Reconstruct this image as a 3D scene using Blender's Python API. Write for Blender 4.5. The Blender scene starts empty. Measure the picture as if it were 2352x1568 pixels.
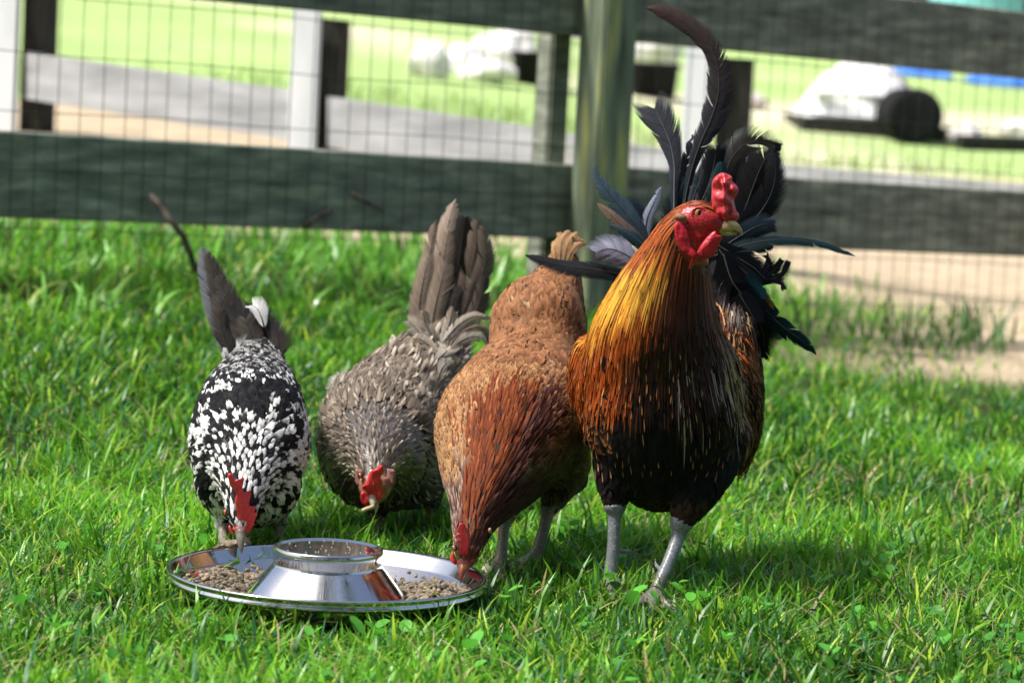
import bpy, bmesh, math, random
import numpy as np
from mathutils import Vector, Matrix, noise
from mathutils.bvhtree import BVHTree

R = math.radians
rng = np.random.default_rng(7)
random.seed(7)
scn = bpy.context.scene
COL = scn.collection

# ------------------------------------------------------------------ camera
FPX = 2352 * 100 / 36.0            # focal length in units of a 2352 px wide picture
PITCH, ROLL = R(5.4), R(3.0)
CAM = Vector((0, 0, 0.64))
FWD = Vector((0, math.cos(PITCH), -math.sin(PITCH)))
_u0 = Vector((0, math.sin(PITCH), math.cos(PITCH)))
RIGHT = Vector((1, 0, 0)) * math.cos(ROLL) + _u0 * math.sin(ROLL)
UP = _u0 * math.cos(ROLL) - Vector((1, 0, 0)) * math.sin(ROLL)
cd = bpy.data.cameras.new('camera')
cd.lens, cd.sensor_width = 100, 36
cd.clip_start, cd.clip_end = 0.1, 400
cd.dof.use_dof = True
cd.dof.focus_distance = 3.44
cd.dof.aperture_fstop = 6.7
cam = bpy.data.objects.new('camera', cd)
COL.objects.link(cam)
_m = Matrix((RIGHT, UP, -FWD)).transposed().to_4x4()
_m.translation = CAM
cam.matrix_world = _m
scn.camera = cam

# ------------------------------------------------------------------ sky, sun, exposure
SUN_EL, SUN_AZ = R(58), R(-104)     # azimuth from +y, clockwise seen from above
wd = bpy.data.worlds.new('World')
scn.world = wd
wd.use_nodes = True
_nt = wd.node_tree
_sky = _nt.nodes.new('ShaderNodeTexSky')
_sky.sky_type = 'NISHITA'
_sky.sun_disc = False
_sky.sun_elevation = SUN_EL
_sky.sun_rotation = SUN_AZ
_sky.dust_density = 4
_sky.ozone_density = .5
_nt.links.new(_sky.outputs[0], _nt.nodes['Background'].inputs[0])
_nt.nodes['Background'].inputs[1].default_value = 0.15
ld = bpy.data.lights.new('sun', 'SUN')
ld.energy, ld.angle, ld.color = 3.6, R(4.5), (1.0, 0.97, 0.92)
sun = bpy.data.objects.new('sun', ld)
COL.objects.link(sun)
SUN_DIR = Vector((math.sin(SUN_AZ) * math.cos(SUN_EL), math.cos(SUN_AZ) * math.cos(SUN_EL), math.sin(SUN_EL)))
sun.rotation_euler = SUN_DIR.to_track_quat('Z', 'Y').to_euler()
sun.location = (-6, 0, 8)
scn.view_settings.view_transform = 'Standard'
scn.view_settings.look = 'None'
scn.view_settings.exposure = 0.55
scn.view_settings.gamma = 1
scn.cycles.transparent_max_bounces = 8
scn.cycles.max_bounces = 7

# ------------------------------------------------------------------ helpers
def ray(px, py):
    return FWD + RIGHT * ((px - 1176) / FPX) + UP * ((784 - py) / FPX)

def P(px, py, Y):
    """point at world depth Y that projects to (px, py) of the 2352 x 1568 picture"""
    d = ray(px, py)
    return CAM + d * (Y / d.y)

def sm(a, b, x):
    t = np.clip((np.asarray(x, float) - a) / (b - a), 0, 1)
    return t * t * (3 - 2 * t)

def mesh_np(name, V, F, mat=None, parent=None, uv=None, col=None, smooth=True):
    """V (n,3); F (m,k) same-size faces; uv (n,2), col (n,3) per vertex"""
    V = np.asarray(V, np.float32)
    F = np.asarray(F, np.int32)
    if parent is not None:
        V = V - np.array(parent.location, np.float32)
    me = bpy.data.meshes.new(name)
    k = F.shape[1]
    me.vertices.add(len(V)); me.vertices.foreach_set('co', V.ravel())
    me.loops.add(F.size); me.loops.foreach_set('vertex_index', F.ravel())
    me.polygons.add(len(F))
    me.polygons.foreach_set('loop_start', np.arange(0, F.size, k, dtype=np.int32))
    me.polygons.foreach_set('loop_total', np.full(len(F), k, np.int32))
    if smooth:
        me.polygons.foreach_set('use_smooth', np.ones(len(F), bool))
    me.update(calc_edges=True)
    if uv is not None:
        l = me.uv_layers.new(name='UVMap')
        l.data.foreach_set('uv', np.asarray(uv, np.float32)[F.ravel()].ravel())
    if col is not None:
        a = me.color_attributes.new('col', 'FLOAT_COLOR', 'POINT')
        c = np.ones((len(V), 4), np.float32); c[:, :3] = col
        a.data.foreach_set('color', c.ravel())
    return link(name, me, mat, parent)

def link(name, me, mat=None, parent=None):
    o = bpy.data.objects.new(name, me)
    COL.objects.link(o)
    if mat is not None:
        me.materials.append(mat)
    if parent is not None:
        o.parent = parent
    return o

def tag(o, label=None, cat=None, group=None, kind=None):
    if label: o['label'] = label
    if cat: o['category'] = cat
    if group: o['group'] = group
    if kind: o['kind'] = kind
    return o

def empty(name, loc, label, cat, group=None):
    o = bpy.data.objects.new(name, None)
    COL.objects.link(o)
    o.location = loc
    o.empty_display_size = 0.1
    return tag(o, label, cat, group)

def bm_obj(name, bm, mat, parent=None, smooth=True):
    if parent is not None:
        bmesh.ops.translate(bm, verts=bm.verts, vec=-parent.location)
    bmesh.ops.recalc_face_normals(bm, faces=bm.faces)
    me = bpy.data.meshes.new(name)
    bm.to_mesh(me); bm.free()
    if smooth:
        me.polygons.foreach_set('use_smooth', np.ones(len(me.polygons), bool))
    return link(name, me, mat, parent)

# ---- materials
def mat_new(name):
    m = bpy.data.materials.new(name); m.use_nodes = True
    nt = m.node_tree
    b = nt.nodes['Principled BSDF']
    return m, nt, b

def nd(nt, t, **kw):
    n = nt.nodes.new(t)
    for k, v in kw.items():
        if k.startswith('i_'):
            key = k[2:]
            n.inputs[int(key) if key.isdigit() else key].default_value = v
        else:
            setattr(n, k, v)
    return n

def noise_mat(name, c1, c2, scale=20, rough=0.8, stretch=(1, 1, 1), bump=0.3, c3=None, spec=0.3, detail=5, lo=.35, hi=.65, metal=0, dist=.01):
    m, nt, b = mat_new(name)
    tc = nd(nt, 'ShaderNodeTexCoord')
    mp = nd(nt, 'ShaderNodeMapping'); mp.inputs['Scale'].default_value = stretch
    nt.links.new(tc.outputs['Object'], mp.inputs[0])
    n = nd(nt, 'ShaderNodeTexNoise'); n.inputs['Scale'].default_value = scale; n.inputs['Detail'].default_value = detail
    nt.links.new(mp.outputs[0], n.inputs['Vector'])
    r = nd(nt, 'ShaderNodeValToRGB')
    r.color_ramp.elements[0].position = lo; r.color_ramp.elements[0].color = (*c1, 1)
    r.color_ramp.elements[1].position = hi; r.color_ramp.elements[1].color = (*c2, 1)
    if c3:
        e = r.color_ramp.elements.new((lo + hi) / 2); e.color = (*c3, 1)
    nt.links.new(n.outputs['Fac'], r.inputs[0])
    nt.links.new(r.outputs[0], b.inputs['Base Color'])
    b.inputs['Roughness'].default_value = rough
    b.inputs['Specular IOR Level'].default_value = spec
    b.inputs['Metallic'].default_value = metal
    if bump:
        bp = nd(nt, 'ShaderNodeBump'); bp.inputs['Strength'].default_value = bump; bp.inputs['Distance'].default_value = dist
        nt.links.new(n.outputs['Fac'], bp.inputs['Height'])
        nt.links.new(bp.outputs[0], b.inputs['Normal'])
    return m

def blade_mat(name, transl=0.4, rough=0.45, spec=0.4):
    m, nt, b = mat_new(name)
    at = nd(nt, 'ShaderNodeAttribute', attribute_name='col')
    nt.links.new(at.outputs['Color'], b.inputs['Base Color'])
    b.inputs['Roughness'].default_value = rough
    b.inputs['Specular IOR Level'].default_value = spec
    t = nd(nt, 'ShaderNodeBsdfTranslucent')
    nt.links.new(at.outputs['Color'], t.inputs[0])
    mx = nd(nt, 'ShaderNodeMixShader'); mx.inputs[0].default_value = transl
    nt.links.new(b.outputs[0], mx.inputs[1]); nt.links.new(t.outputs[0], mx.inputs[2])
    nt.links.new(mx.outputs[0], nt.nodes['Material Output'].inputs[0])
    return m

def hexa(bm, a, b, c, d, t):
    """box from a front quad (a b c d, world points) and a thickness vector"""
    vs = [bm.verts.new(Vector(p)) for p in (a, b, c, d)] + [bm.verts.new(Vector(p) + t) for p in (a, b, c, d)]
    for f in ((0, 1, 2, 3), (7, 6, 5, 4), (0, 4, 5, 1), (1, 5, 6, 2), (2, 6, 7, 3), (3, 7, 4, 0)):
        bm.faces.new([vs[i] for i in f])
    return vs

def tube(bm, pts, radii, n=8):
    pts = [Vector(p) for p in pts]
    rings = []
    for i, p in enumerate(pts):
        t = (pts[min(i + 1, len(pts) - 1)] - pts[max(i - 1, 0)]).normalized()
        s = t.cross(Vector((0, 0, 1)))
        if s.length < .05: s = t.cross(Vector((1, 0, 0)))
        s.normalize(); u = s.cross(t)
        rr = radii[i] if hasattr(radii, '__len__') else radii
        rings.append([bm.verts.new(p + (s * math.cos(a) + u * math.sin(a)) * rr) for a in [2 * math.pi * k / n for k in range(n)]])
    for a, b in zip(rings, rings[1:]):
        for k in range(n):
            bm.faces.new((a[k], a[(k + 1) % n], b[(k + 1) % n], b[k]))
    bm.faces.new(rings[0][::-1]); bm.faces.new(rings[-1])

def lathe(bm, prof, c, n=96):
    # extra rings close to every corner keep the faces between them truly flat
    fine = [prof[0]]
    for (r0, z0), (r1, z1) in zip(prof, prof[1:]):
        if math.hypot(r1 - r0, z1 - z0) > .006:
            for t in (.08, .3, .7, .92): fine.append((r0 + (r1 - r0) * t, z0 + (z1 - z0) * t))
        fine.append((r1, z1))
    prof = fine
    rings = []
    for r, z in prof:
        if r < 1e-6:
            rings.append([bm.verts.new((c[0], c[1], c[2] + z))])
        else:
            rings.append([bm.verts.new((c[0] + r * math.cos(2 * math.pi * k / n), c[1] + r * math.sin(2 * math.pi * k / n), c[2] + z)) for k in range(n)])
    for a, b in zip(rings, rings[1:]):
        for k in range(n):
            k2 = (k + 1) % n
            if len(a) == 1 and len(b) == 1: continue
            if len(a) == 1: bm.faces.new((a[0], b[k2], b[k]))
            elif len(b) == 1: bm.faces.new((a[k], a[k2], b[0]))
            else: bm.faces.new((a[k], a[k2], b[k2], b[k]))

# ------------------------------------------------------------------ ground
FA, FB = Vector((-1.062, 5.9, 0)), Vector((1.386, 7.7, 0))   # line of the near fence
FT = (FB - FA).normalized()                                   # along the fence, to the right
FN = Vector((FT.y, -FT.x, 0))                                 # towards the camera

def fence_d(x, y):
    """distance beyond the near fence line (negative on the camera's side)"""
    return -((x - FA.x) * FN.x + (y - FA.y) * FN.y)

def gz(x, y):
    x = np.asarray(x, float); y = np.asarray(y, float)
    A = 0.083 * (1 - sm(-1.6, 1.5, x)) - 0.004
    near = A * np.clip(y - 4.0, 0, 2.6)
    d = np.clip(fence_d(x, y), 0, None)
    hill = 0.052 * np.clip(d - 0.6, 0, 45) - 0.035 * np.clip(d - 45.6, 0, 400) * 0
    return near + hill * sm(0, 2.5, d)

def build_ground():
    xs = np.concatenate([np.linspace(-80, -4, 20), np.linspace(-3.8, 4.2, 81), np.linspace(4.6, 80, 20)])
    ys = np.concatenate([np.linspace(-20, 1.5, 8), np.linspace(1.7, 12, 104), np.linspace(12.5, 50, 40), np.linspace(55, 160, 12)])
    X, Y = np.meshgrid(xs, ys)
    Z = gz(X, Y) - 0.004
    V = np.stack([X, Y, Z], -1).reshape(-1, 3)
    nx = len(xs)
    i = np.arange(len(ys) - 1)[:, None] * nx + np.arange(nx - 1)[None]
    F = np.stack([i, i + 1, i + nx + 1, i + nx], -1).reshape(-1, 4)
    # colour of the ground itself: soil under the lawn, bare sandy strip behind the fence, pale pasture beyond
    d = fence_d(V[:, 0], V[:, 1])
    soil = np.array([.035, .05, .014]); sand = np.array([.46, .37, .25]); past = np.array([.34, .47, .17])
    straw = np.array([.62, .54, .42])
    nz = np.array([noise.noise(Vector((v[0] * .9, v[1] * .9, 3.1))) for v in V])
    nz2 = np.array([noise.noise(Vector((v[0] * .35, v[1] * .22, 9.1))) for v in V])
    right = sm(.2, 1.2, V[:, 0] - .12 * (V[:, 1] - 6))
    s_near = sm(-1.4, -.6, d + nz * .4) * right + sm(-.02, .5, d) * (1 - right) * .0
    c = soil + (sand - soil) * s_near[:, None]
    sandy = sm(.9, 1.5, d + nz * .6) * (1 - sm(4.6, 5.2, d + nz * .5))
    c = c + (sand - c) * sandy[:, None]
    g = sm(4.6, 5.2, d + nz * .5)
    pc = past + (straw - past) * (sm(-.02, .5, nz2) * .8)[:, None]
    pc = pc * (1 + .25 * nz)[:, None]
    c = c + (pc - c) * g[:, None]
    far = sm(24, 32, d + nz2 * 6)
    c = c + (np.array([.55, .5, .46]) - c) * far[:, None]
    m, nt, b = mat_new('ground')
    at = nd(nt, 'ShaderNodeAttribute', attribute_name='col')
    tc = nd(nt, 'ShaderNodeTexCoord')
    n1 = nd(nt, 'ShaderNodeTexNoise'); n1.inputs['Scale'].default_value = 9; n1.inputs['Detail'].default_value = 8
    nt.links.new(tc.outputs['Object'], n1.inputs['Vector'])
    mr = nd(nt, 'ShaderNodeMapRange'); mr.inputs[3].default_value = .55; mr.inputs[4].default_value = 1.4
    nt.links.new(n1.outputs['Fac'], mr.inputs[0])
    mx = nd(nt, 'ShaderNodeVectorMath', operation='SCALE')
    nt.links.new(at.outputs['Color'], mx.inputs[0]); nt.links.new(mr.outputs[0], mx.inputs['Scale'])
    nt.links.new(mx.outputs[0], b.inputs['Base Color'])
    b.inputs['Roughness'].default_value = .95; b.inputs['Specular IOR Level'].default_value = .1
    bp = nd(nt, 'ShaderNodeBump'); bp.inputs['Strength'].default_value = .6; bp.inputs['Distance'].default_value = .03
    nt.links.new(n1.outputs['Fac'], bp.inputs['Height']); nt.links.new(bp.outputs[0], b.inputs['Normal'])
    tag(mesh_np('ground', V, F, m, col=c), kind='structure')
build_ground()

# ------------------------------------------------------------------ near fence
def F1(px, py, off=0.0):
    """point on the near fence's plane (off metres towards the camera)"""
    d = ray(px, py)
    q = FA + FN * off
    t = (q - CAM).dot(FN) / d.dot(FN)
    return CAM + d * t

def yl(y, px):
    """follow the fence: a height given at the picture's left edge, carried to px"""
    return y + (440 + .75 * (y - 300) - y) * px / 2352.0

wood_dark = noise_mat('mossy_dark_wood', (.075, .085, .068), (.50, .51, .40), scale=8, rough=.9, stretch=(1.2, 1.2, 5), bump=.5, lo=.2, hi=.85, c3=(.23, .25, .20))
wood_green = noise_mat('algae_green_wood', (.07, .09, .06), (.55, .54, .13), scale=5.0, rough=.85, stretch=(7, 7, .8), bump=.4, c3=(.20, .25, .17), lo=.3, hi=.72)
wire_m = noise_mat('dull_green_wire', (.02, .035, .03), (.05, .07, .06), scale=30, rough=.5, metal=.4, bump=0)

nf = empty('board_fence', FA + Vector((0, 0, float(gz(FA.x, FA.y)))), 'dark mossy board fence with wire mesh behind the chickens', 'fence')
def rail(top_l, bot_l, name='rail'):
    bm = bmesh.new()
    N = 10
    xs = [-500 + (3050 + 500) * i / N for i in range(N + 1)]
    hexa(bm, F1(-500, yl(top_l, -500)), F1(3050, yl(top_l, 3050)), F1(3050, yl(bot_l, 3050)), F1(-500, yl(bot_l, -500)), -FN * .045)
    bmesh.ops.bevel(bm, geom=bm.edges[:], offset=.004, segments=1, affect='EDGES')
    return bm_obj(name, bm, wood_dark, nf, smooth=False)
rail(300, 500)
rail(-250, -45)
# big post in front of the boards
def post(px_edge, size, mat, off, top_py=-900, name='post', bottom=None, w=None):
    """square post aligned with the fence; px_edge = picture x of its near-left edge at y 300"""
    w = w or size
    p = F1(px_edge, 300, off)
    base = float(gz(p.x, p.y)) - .05
    top = 1.5 if bottom is None else bottom
    bm = bmesh.new()
    a = Vector((p.x, p.y, top)); b = a + FT * w; c = Vector((b.x, b.y, base)); d = Vector((p.x, p.y, base))
    hexa(bm, a, b, c, d, -FN * size)
    bmesh.ops.bevel(bm, geom=bm.edges[:], offset=.006, segments=2, affect='EDGES')
    return bm_obj(name, bm, mat, nf, smooth=False)
post(1376, .10, wood_green, .104)
post(1258, .06, wood_dark, -.047, bottom=.92)
# welded wire mesh on the camera's side
def wires():
    bm = bmesh.new()
    s0 = (F1(0, 400) - F1(52, 400)).length
    a0 = F1(22, 400); n0 = -8
    for i in range(n0, 75):
        p = a0 + FT * (s0 * i)
        z0 = float(gz(p.x, p.y)) - .02
        q = Vector((p.x, p.y, 0)) + FN * .010
        jit = Vector((FT.x, FT.y, 0)) * random.uniform(-.003, .003)
        tube(bm, [q + Vector((0, 0, z0)), q + jit + Vector((0, 0, .45)), q + Vector((0, 0, 1.3))], .0010, 5)
    for k in range(-4, 5):
        y0 = 115 + 136 * k
        tube(bm, [F1(px, yl(y0, px) + 3 * math.sin(px * .01 + k), .013) for px in range(-400, 3000, 200)], .0010, 5)
    bm_obj('wire_mesh', bm, wire_m, nf)
wires()

# ------------------------------------------------------------------ far fence
white_w = noise_mat('white_paint_weathered', (.62, .68, .72), (.78, .82, .85), scale=4, rough=.7, stretch=(3, 3, .6), bump=.15)
grey_w = noise_mat('weathered_grey_board', (.36, .38, .40), (.60, .63, .66), scale=4, rough=.85, stretch=(1, 1, 5), bump=.2)
wood_brown = noise_mat('dark_brown_post', (.012, .012, .010), (.035, .036, .028), scale=8, rough=.9, stretch=(4, 4, 1), bump=.3)
GA, GB = Vector((-1.6, 9.7, 0)), Vector((1.6, 8.9, 0))
GT = (GB - GA).normalized(); GN = Vector((GT.y, -GT.x, 0))
def F2(px, py, off=0.0):
    d = ray(px, py); q = GA + GN * off
    return CAM + d * ((q - CAM).dot(GN) / d.dot(GN))
ff = empty('paddock_fence', GA + Vector((0, 0, float(gz(GA.x, GA.y)))), 'pale paddock fence with white uprights beyond the dark board fence', 'fence')
def board2(pts, name, mat, off=0.0, th=.03):
    bm = bmesh.new()
    hexa(bm, *[F2(x, y, off) for x, y in pts], -GN * th)
    return bm_obj(name, bm, mat, ff, smooth=False)
board2([(60, 120), (720, 215), (720, 330), (60, 228)], 'board', grey_w)
board2([(752, 222), (1280, 300), (1280, 420), (752, 338)], 'board', grey_w)
board2([(1300, 306), (1640, 362), (1640, 480), (1300, 424)], 'board', grey_w)
board2([(1655, 366), (2700, 455), (2700, 560), (1655, 480)], 'board', grey_w)
board2([(745, -40), (1290, 30), (1290, 85), (745, 22)], 'top_board', grey_w)
board2([(1300, 32), (2600, 130), (2600, 178), (1300, 88)], 'top_board', grey_w)
for (x0, x1, top, mat, off) in ((-30, 52, -200, white_w, .02), (672, 738, 14, white_w, .02), (1578, 1640, 60, white_w, .02)):
    bm = bmesh.new()
    a = F2(x0, top, off); b = F2(x1, top + 5, off)
    zb = float(gz(a.x, a.y)) - .05
    hexa(bm, a, b, Vector((b.x, b.y, zb)), Vector((a.x, a.y, zb)), -GN * .022 if off > 0 else -GN * .08)
    bmesh.ops.bevel(bm, geom=bm.edges[:], offset=.008, segments=2, affect='EDGES')
    bm_obj('upright', bm, mat, ff, smooth=False)
for (x0, x1, top) in ((62, 118, -200), (738, 786, 42), (1652, 1722, 132)):
    bm = bmesh.new()
    a = F2(x0, top, -.034); b = F2(x1, top + 5, -.034)
    zb = float(gz(a.x, a.y)) - .05
    hexa(bm, a, b, Vector((b.x, b.y, zb)), Vector((a.x, a.y, zb)), -GN * .09)
    bm_obj('post', bm, wood_brown, ff, smooth=False)

# ------------------------------------------------------------------ things in the pasture
def on_ground(px, py, lo=8.5, hi=60):
    """walk along the ray until it meets the ground"""
    d = ray(px, py)
    y = lo
    while y < hi:
        p = CAM + d * (y / d.y)
        if p.z <= float(gz(p.x, p.y)): return p
        y += .05
    return CAM + d * (hi / d.y)

rock_m = noise_mat('pale_limestone', (.55, .50, .47), (.82, .80, .78), scale=3, rough=.9, bump=.6, dist=.05)
dark_m = noise_mat('black_plastic', (.006, .006, .007), (.016, .016, .018), scale=5, rough=.8, bump=.05, spec=.1)
def rock(px, py, w_px, h_px, label, seed, sink=.15):
    p = on_ground(px, py)
    k = p.y / FPX
    o_r = empty_none = None
    bm = bmesh.new()
    bmesh.ops.create_icosphere(bm, subdivisions=4, radius=1)
    sx, sz = w_px * k / 2, h_px * k
    for v in bm.verts:
        c = v.co.copy()
        n = noise.noise(c * 1.1 + Vector((seed * 3.7, 0, 0))) * .38 + noise.noise(c * 2.7 + Vector((seed, 5, 0))) * .16
        c *= 1 + n
        v.co = Vector((c.x * sx, c.y * sx * .75, (c.z * .62 + .45) * sz)) + p
    o = bm_obj('boulder', bm, rock_m)
    return tag(o, label, 'boulder', 'pale boulders in the pasture')
rock(985, 178, 95, 75, 'leftmost pale boulder in the pasture behind the wire mesh', 1)
rock(1060, 172, 120, 62, 'low pale boulder beside the dark gap in the boulder row', 2)
rock(1160, 160, 150, 85, 'tallest white boulder in the row left of the green post', 3)
rock(1120, 190, 130, 48, 'small grey boulder lying in front of the tall white boulder', 4)
rock(1500, 150, 150, 90, 'large pale boulder beside the black tub right of the green post', 5)
rock(2215, 335, 80, 46, 'small pale boulder at the end of the grey plank', 6)
rock(2345, 325, 90, 42, 'white boulder at the right edge behind the grey plank', 7)
rock(1735, 250, 60, 30, 'little flat stone in the grass right of the dark post', 8)

def box_thing(px, py, w_px, h_px, depth, mat, name, label, cat, lip=True):
    p = on_ground(px, py); k = p.y / FPX
    w, h = w_px * k, h_px * k
    root = empty(name, p, label, cat)
    bm = bmesh.new()
    prof = [(-.5, 0, .42), (-.5, 1, .5)]
    n = 24
    def ring(s, z):
        vs = []
        for i in range(n):
            a = 2 * math.pi * i / n
            c, q = math.cos(a), math.sin(a)
            e = .35
            vs.append(bm.verts.new(p + Vector((math.copysign(abs(c) ** e, c) * w / 2 * s, math.copysign(abs(q) ** e, q) * depth / 2 * s, z))))
        return vs
    rs = [ring(.86, 0), ring(.98, h * .86), ring(1.05, h * .87), ring(1.05, h), ring(.95, h), ring(.8, h * .1)]
    for a, b in zip(rs, rs[1:]):
        for i in range(n): bm.faces.new((a[i], a[(i + 1) % n], b[(i + 1) % n], b[i]))
    bm.faces.new(rs[-1]); bm.faces.new(rs[0][::-1])
    bm_obj('tub', bm, mat, root)
    return root
box_thing(1226, 194, 104, 74, .5, dark_m, 'feed_tub', 'black plastic tub beside the white boulders left of the green post', 'tub')
box_thing(1500, 222, 110, 76, .6, dark_m, 'feed_tub', 'large black tub right of the green post behind the mesh', 'tub')

# white moulded shelter with a black barrel in front, blue tarps, plank
white_pl = noise_mat('white_plastic', (.78, .77, .76), (.86, .86, .85), scale=2, rough=.5, bump=.02)
def shelter():
    p = on_ground(1975, 298); k = p.y / FPX
    root = empty('animal_shelter', p, 'white domed plastic shelter standing in the pasture', 'shelter')
    bm = bmesh.new()
    W, H, D = 285 * k, 165 * k, 1.1
    n = 28; m = 12
    rows = []
    for j in range(m + 1):
        t = j / m
        yy = -D / 2 + D * t
        f = 1.0 - .25 * t
        row = []
        for i in range(n + 1):
            a = math.pi * i / n
            x = -math.cos(a); z = math.sin(a)
            x = math.copysign(abs(x) ** .75, x) * W / 2 * (1.0 - .32 * z); z = z ** .85 * H * f
            wr = .03 * noise.noise(Vector((x * 5, yy * 4, z * 5)))
            row.append(bm.verts.new(p + Vector((x - .1 * z + wr, yy + wr, z * (1 + .12 * noise.noise(Vector((x * 2.2, yy, 7))))))))
        rows.append(row)
    for a, b in zip(rows, rows[1:]):
        for i in range(n): bm.faces.new((a[i], a[i + 1], b[i + 1], b[i]))
    bm.faces.new(rows[0]); bm.faces.new(rows[-1][::-1])
    bm_obj('shell', bm, white_pl, root)
    bm = bmesh.new()
    for q in range(2):
        zz = H * (.18 + .3 * q)
        tube(bm, [p + Vector((W * .45 * (math.cos(a)) , -D / 2 - .012, zz)) for a in np.linspace(math.pi, 0, 9)], .02, 6)
    bm_obj('rib', bm, white_pl, root)
    bm = bmesh.new()
    b0 = p + Vector((-W * .55, -D * .62, 0)); b1 = p + Vector((W * .62, -D * .62, 0))
    b0.z = float(gz(b0.x, b0.y)); b1.z = float(gz(b1.x, b1.y))
    hexa(bm, b0 + Vector((0, 0, .09)), b1 + Vector((0, 0, .09)), b1 - Vector((0, 0, .02)), b0 - Vector((0, 0, .02)), Vector((0, D * 1.1, 0)))
    bm_obj('base_plank', bm, wood_brown, root, smooth=False)
shelter()
def barrel():
    p = on_ground(2083, 325); k = p.y / FPX
    root = empty('barrel', p, 'black barrel lying open end forward beside the white shelter', 'barrel')
    r = 62 * k
    c = p + Vector((0, 0, r))
    bm = bmesh.new(); n = 32
    prof = [(.2, 1.0), (.86, 1.0), (.9, 1.0), (1.0, .95), (1.0, -.3), (.97, -.35), (1.0, -.4), (1.0, -.95), (.9, -1), (.0, -1)]
    prof = [(.5, 1.0), (.86, 1.0), (.93, .99), (1.0, .95), (1.03, .9), (.98, .5), (1.02, .45), (.98, .4), (.98, -.4), (1.02, -.45), (.98, -.5), (1.03, -.9), (.9, -1.0)]
    rings = []
    for (rr, yy) in prof:
        rings.append([bm.verts.new(c + Vector((math.cos(2 * math.pi * i / n) * r * rr, -yy * .32, math.sin(2 * math.pi * i / n) * r * rr * 1.02))) for i in range(n)])
    for a, b in zip(rings, rings[1:]):
        for i in range(n): bm.faces.new((a[i], a[(i + 1) % n], b[(i + 1) % n], b[i]))
    bm.faces.new(rings[0]); bm.faces.new(rings[-1][::-1])
    for r_ in rings:
        for v in r_: v.co.z = p.z + (v.co.z - p.z) * .96
    bm_obj('drum', bm, dark_m, root)
    bm = bmesh.new()
    bmesh.ops.create_uvsphere(bm, u_segments=12, v_segments=8, radius=.022)
    for v in bm.verts: v.co = Vector((v.co.x, v.co.y * .4, v.co.z)) + c + Vector((-.05, -.305, r * .35))
    bm_obj('bung', bm, noise_mat('rust', (.2, .07, .02), (.3, .12, .05), bump=0), root)
barrel()
blue_m = noise_mat('blue_tarp', (.02, .09, .42), (.10, .30, .75), scale=6, rough=.4, bump=.5, dist=.05)
def tarp(px0, px1, py, h_px, label, seed):
    p = on_ground((px0 + px1) / 2, py); k = p.y / FPX
    W = (px1 - px0) * k; H = h_px * k
    nx, ny = 30, 14
    V = []; 
    for j in range(ny + 1):
        for i in range(nx + 1):
            u, v = i / nx, j / ny
            hump = math.sin(math.pi * min(1, max(0, u))) ** .4 * math.sin(math.pi * v) ** .6
            z = H * hump * (1 + .5 * noise.noise(Vector((u * 5, v * 3, seed)))) + .01
            x = p.x + (u - .5) * W; y = p.y + v * .8
            V.append((x, y, float(gz(x, y)) + z))
    F = [(j * (nx + 1) + i, j * (nx + 1) + i + 1, (j + 1) * (nx + 1) + i + 1, (j + 1) * (nx + 1) + i) for j in range(ny) for i in range(nx)]
    tag(mesh_np('tarp', V, F, blue_m), label, 'tarp', 'blue tarps in the pasture')
tarp(2235, 2480, 205, 34, 'crumpled blue tarp at the right edge under the top rail', 2)
tarp(2040, 2195, 178, 30, 'blue tarp just behind the white domed shelter', 5)
def plank():
    a = on_ground(2205, 345); b = on_ground(2440, 352)
    bm = bmesh.new()
    hexa(bm, a + Vector((0, 0, .09)), b + Vector((0, 0, .09)), b, a, Vector((0, .25, 0)))
    bmesh.ops.bevel(bm, geom=bm.edges[:], offset=.012, segments=1, affect='EDGES')
    tag(bm_obj('plank', bm, wood_brown, smooth=False), 'dark plank lying on the grass near the right edge', 'plank')
plank()
def pool():
    """turquoise paddling pool far behind, just over the top rail"""
    p = on_ground(2240, 25, hi=45); k = p.y / FPX
    bm = bmesh.new()
    r = 110 * k
    lathe(bm, [(0, .03), (r * .9, .03), (r * .94, .4), (r * .97, .43), (r, .4), (r * .98, .2), (r, 0)], p, 40)
    tag(bm_obj('paddling_pool', bm, noise_mat('turquoise_plastic', (.18, .5, .5), (.25, .62, .6), rough=.35, bump=0)), 'turquoise paddling pool far away over the top rail at right', 'pool')
pool()

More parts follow.
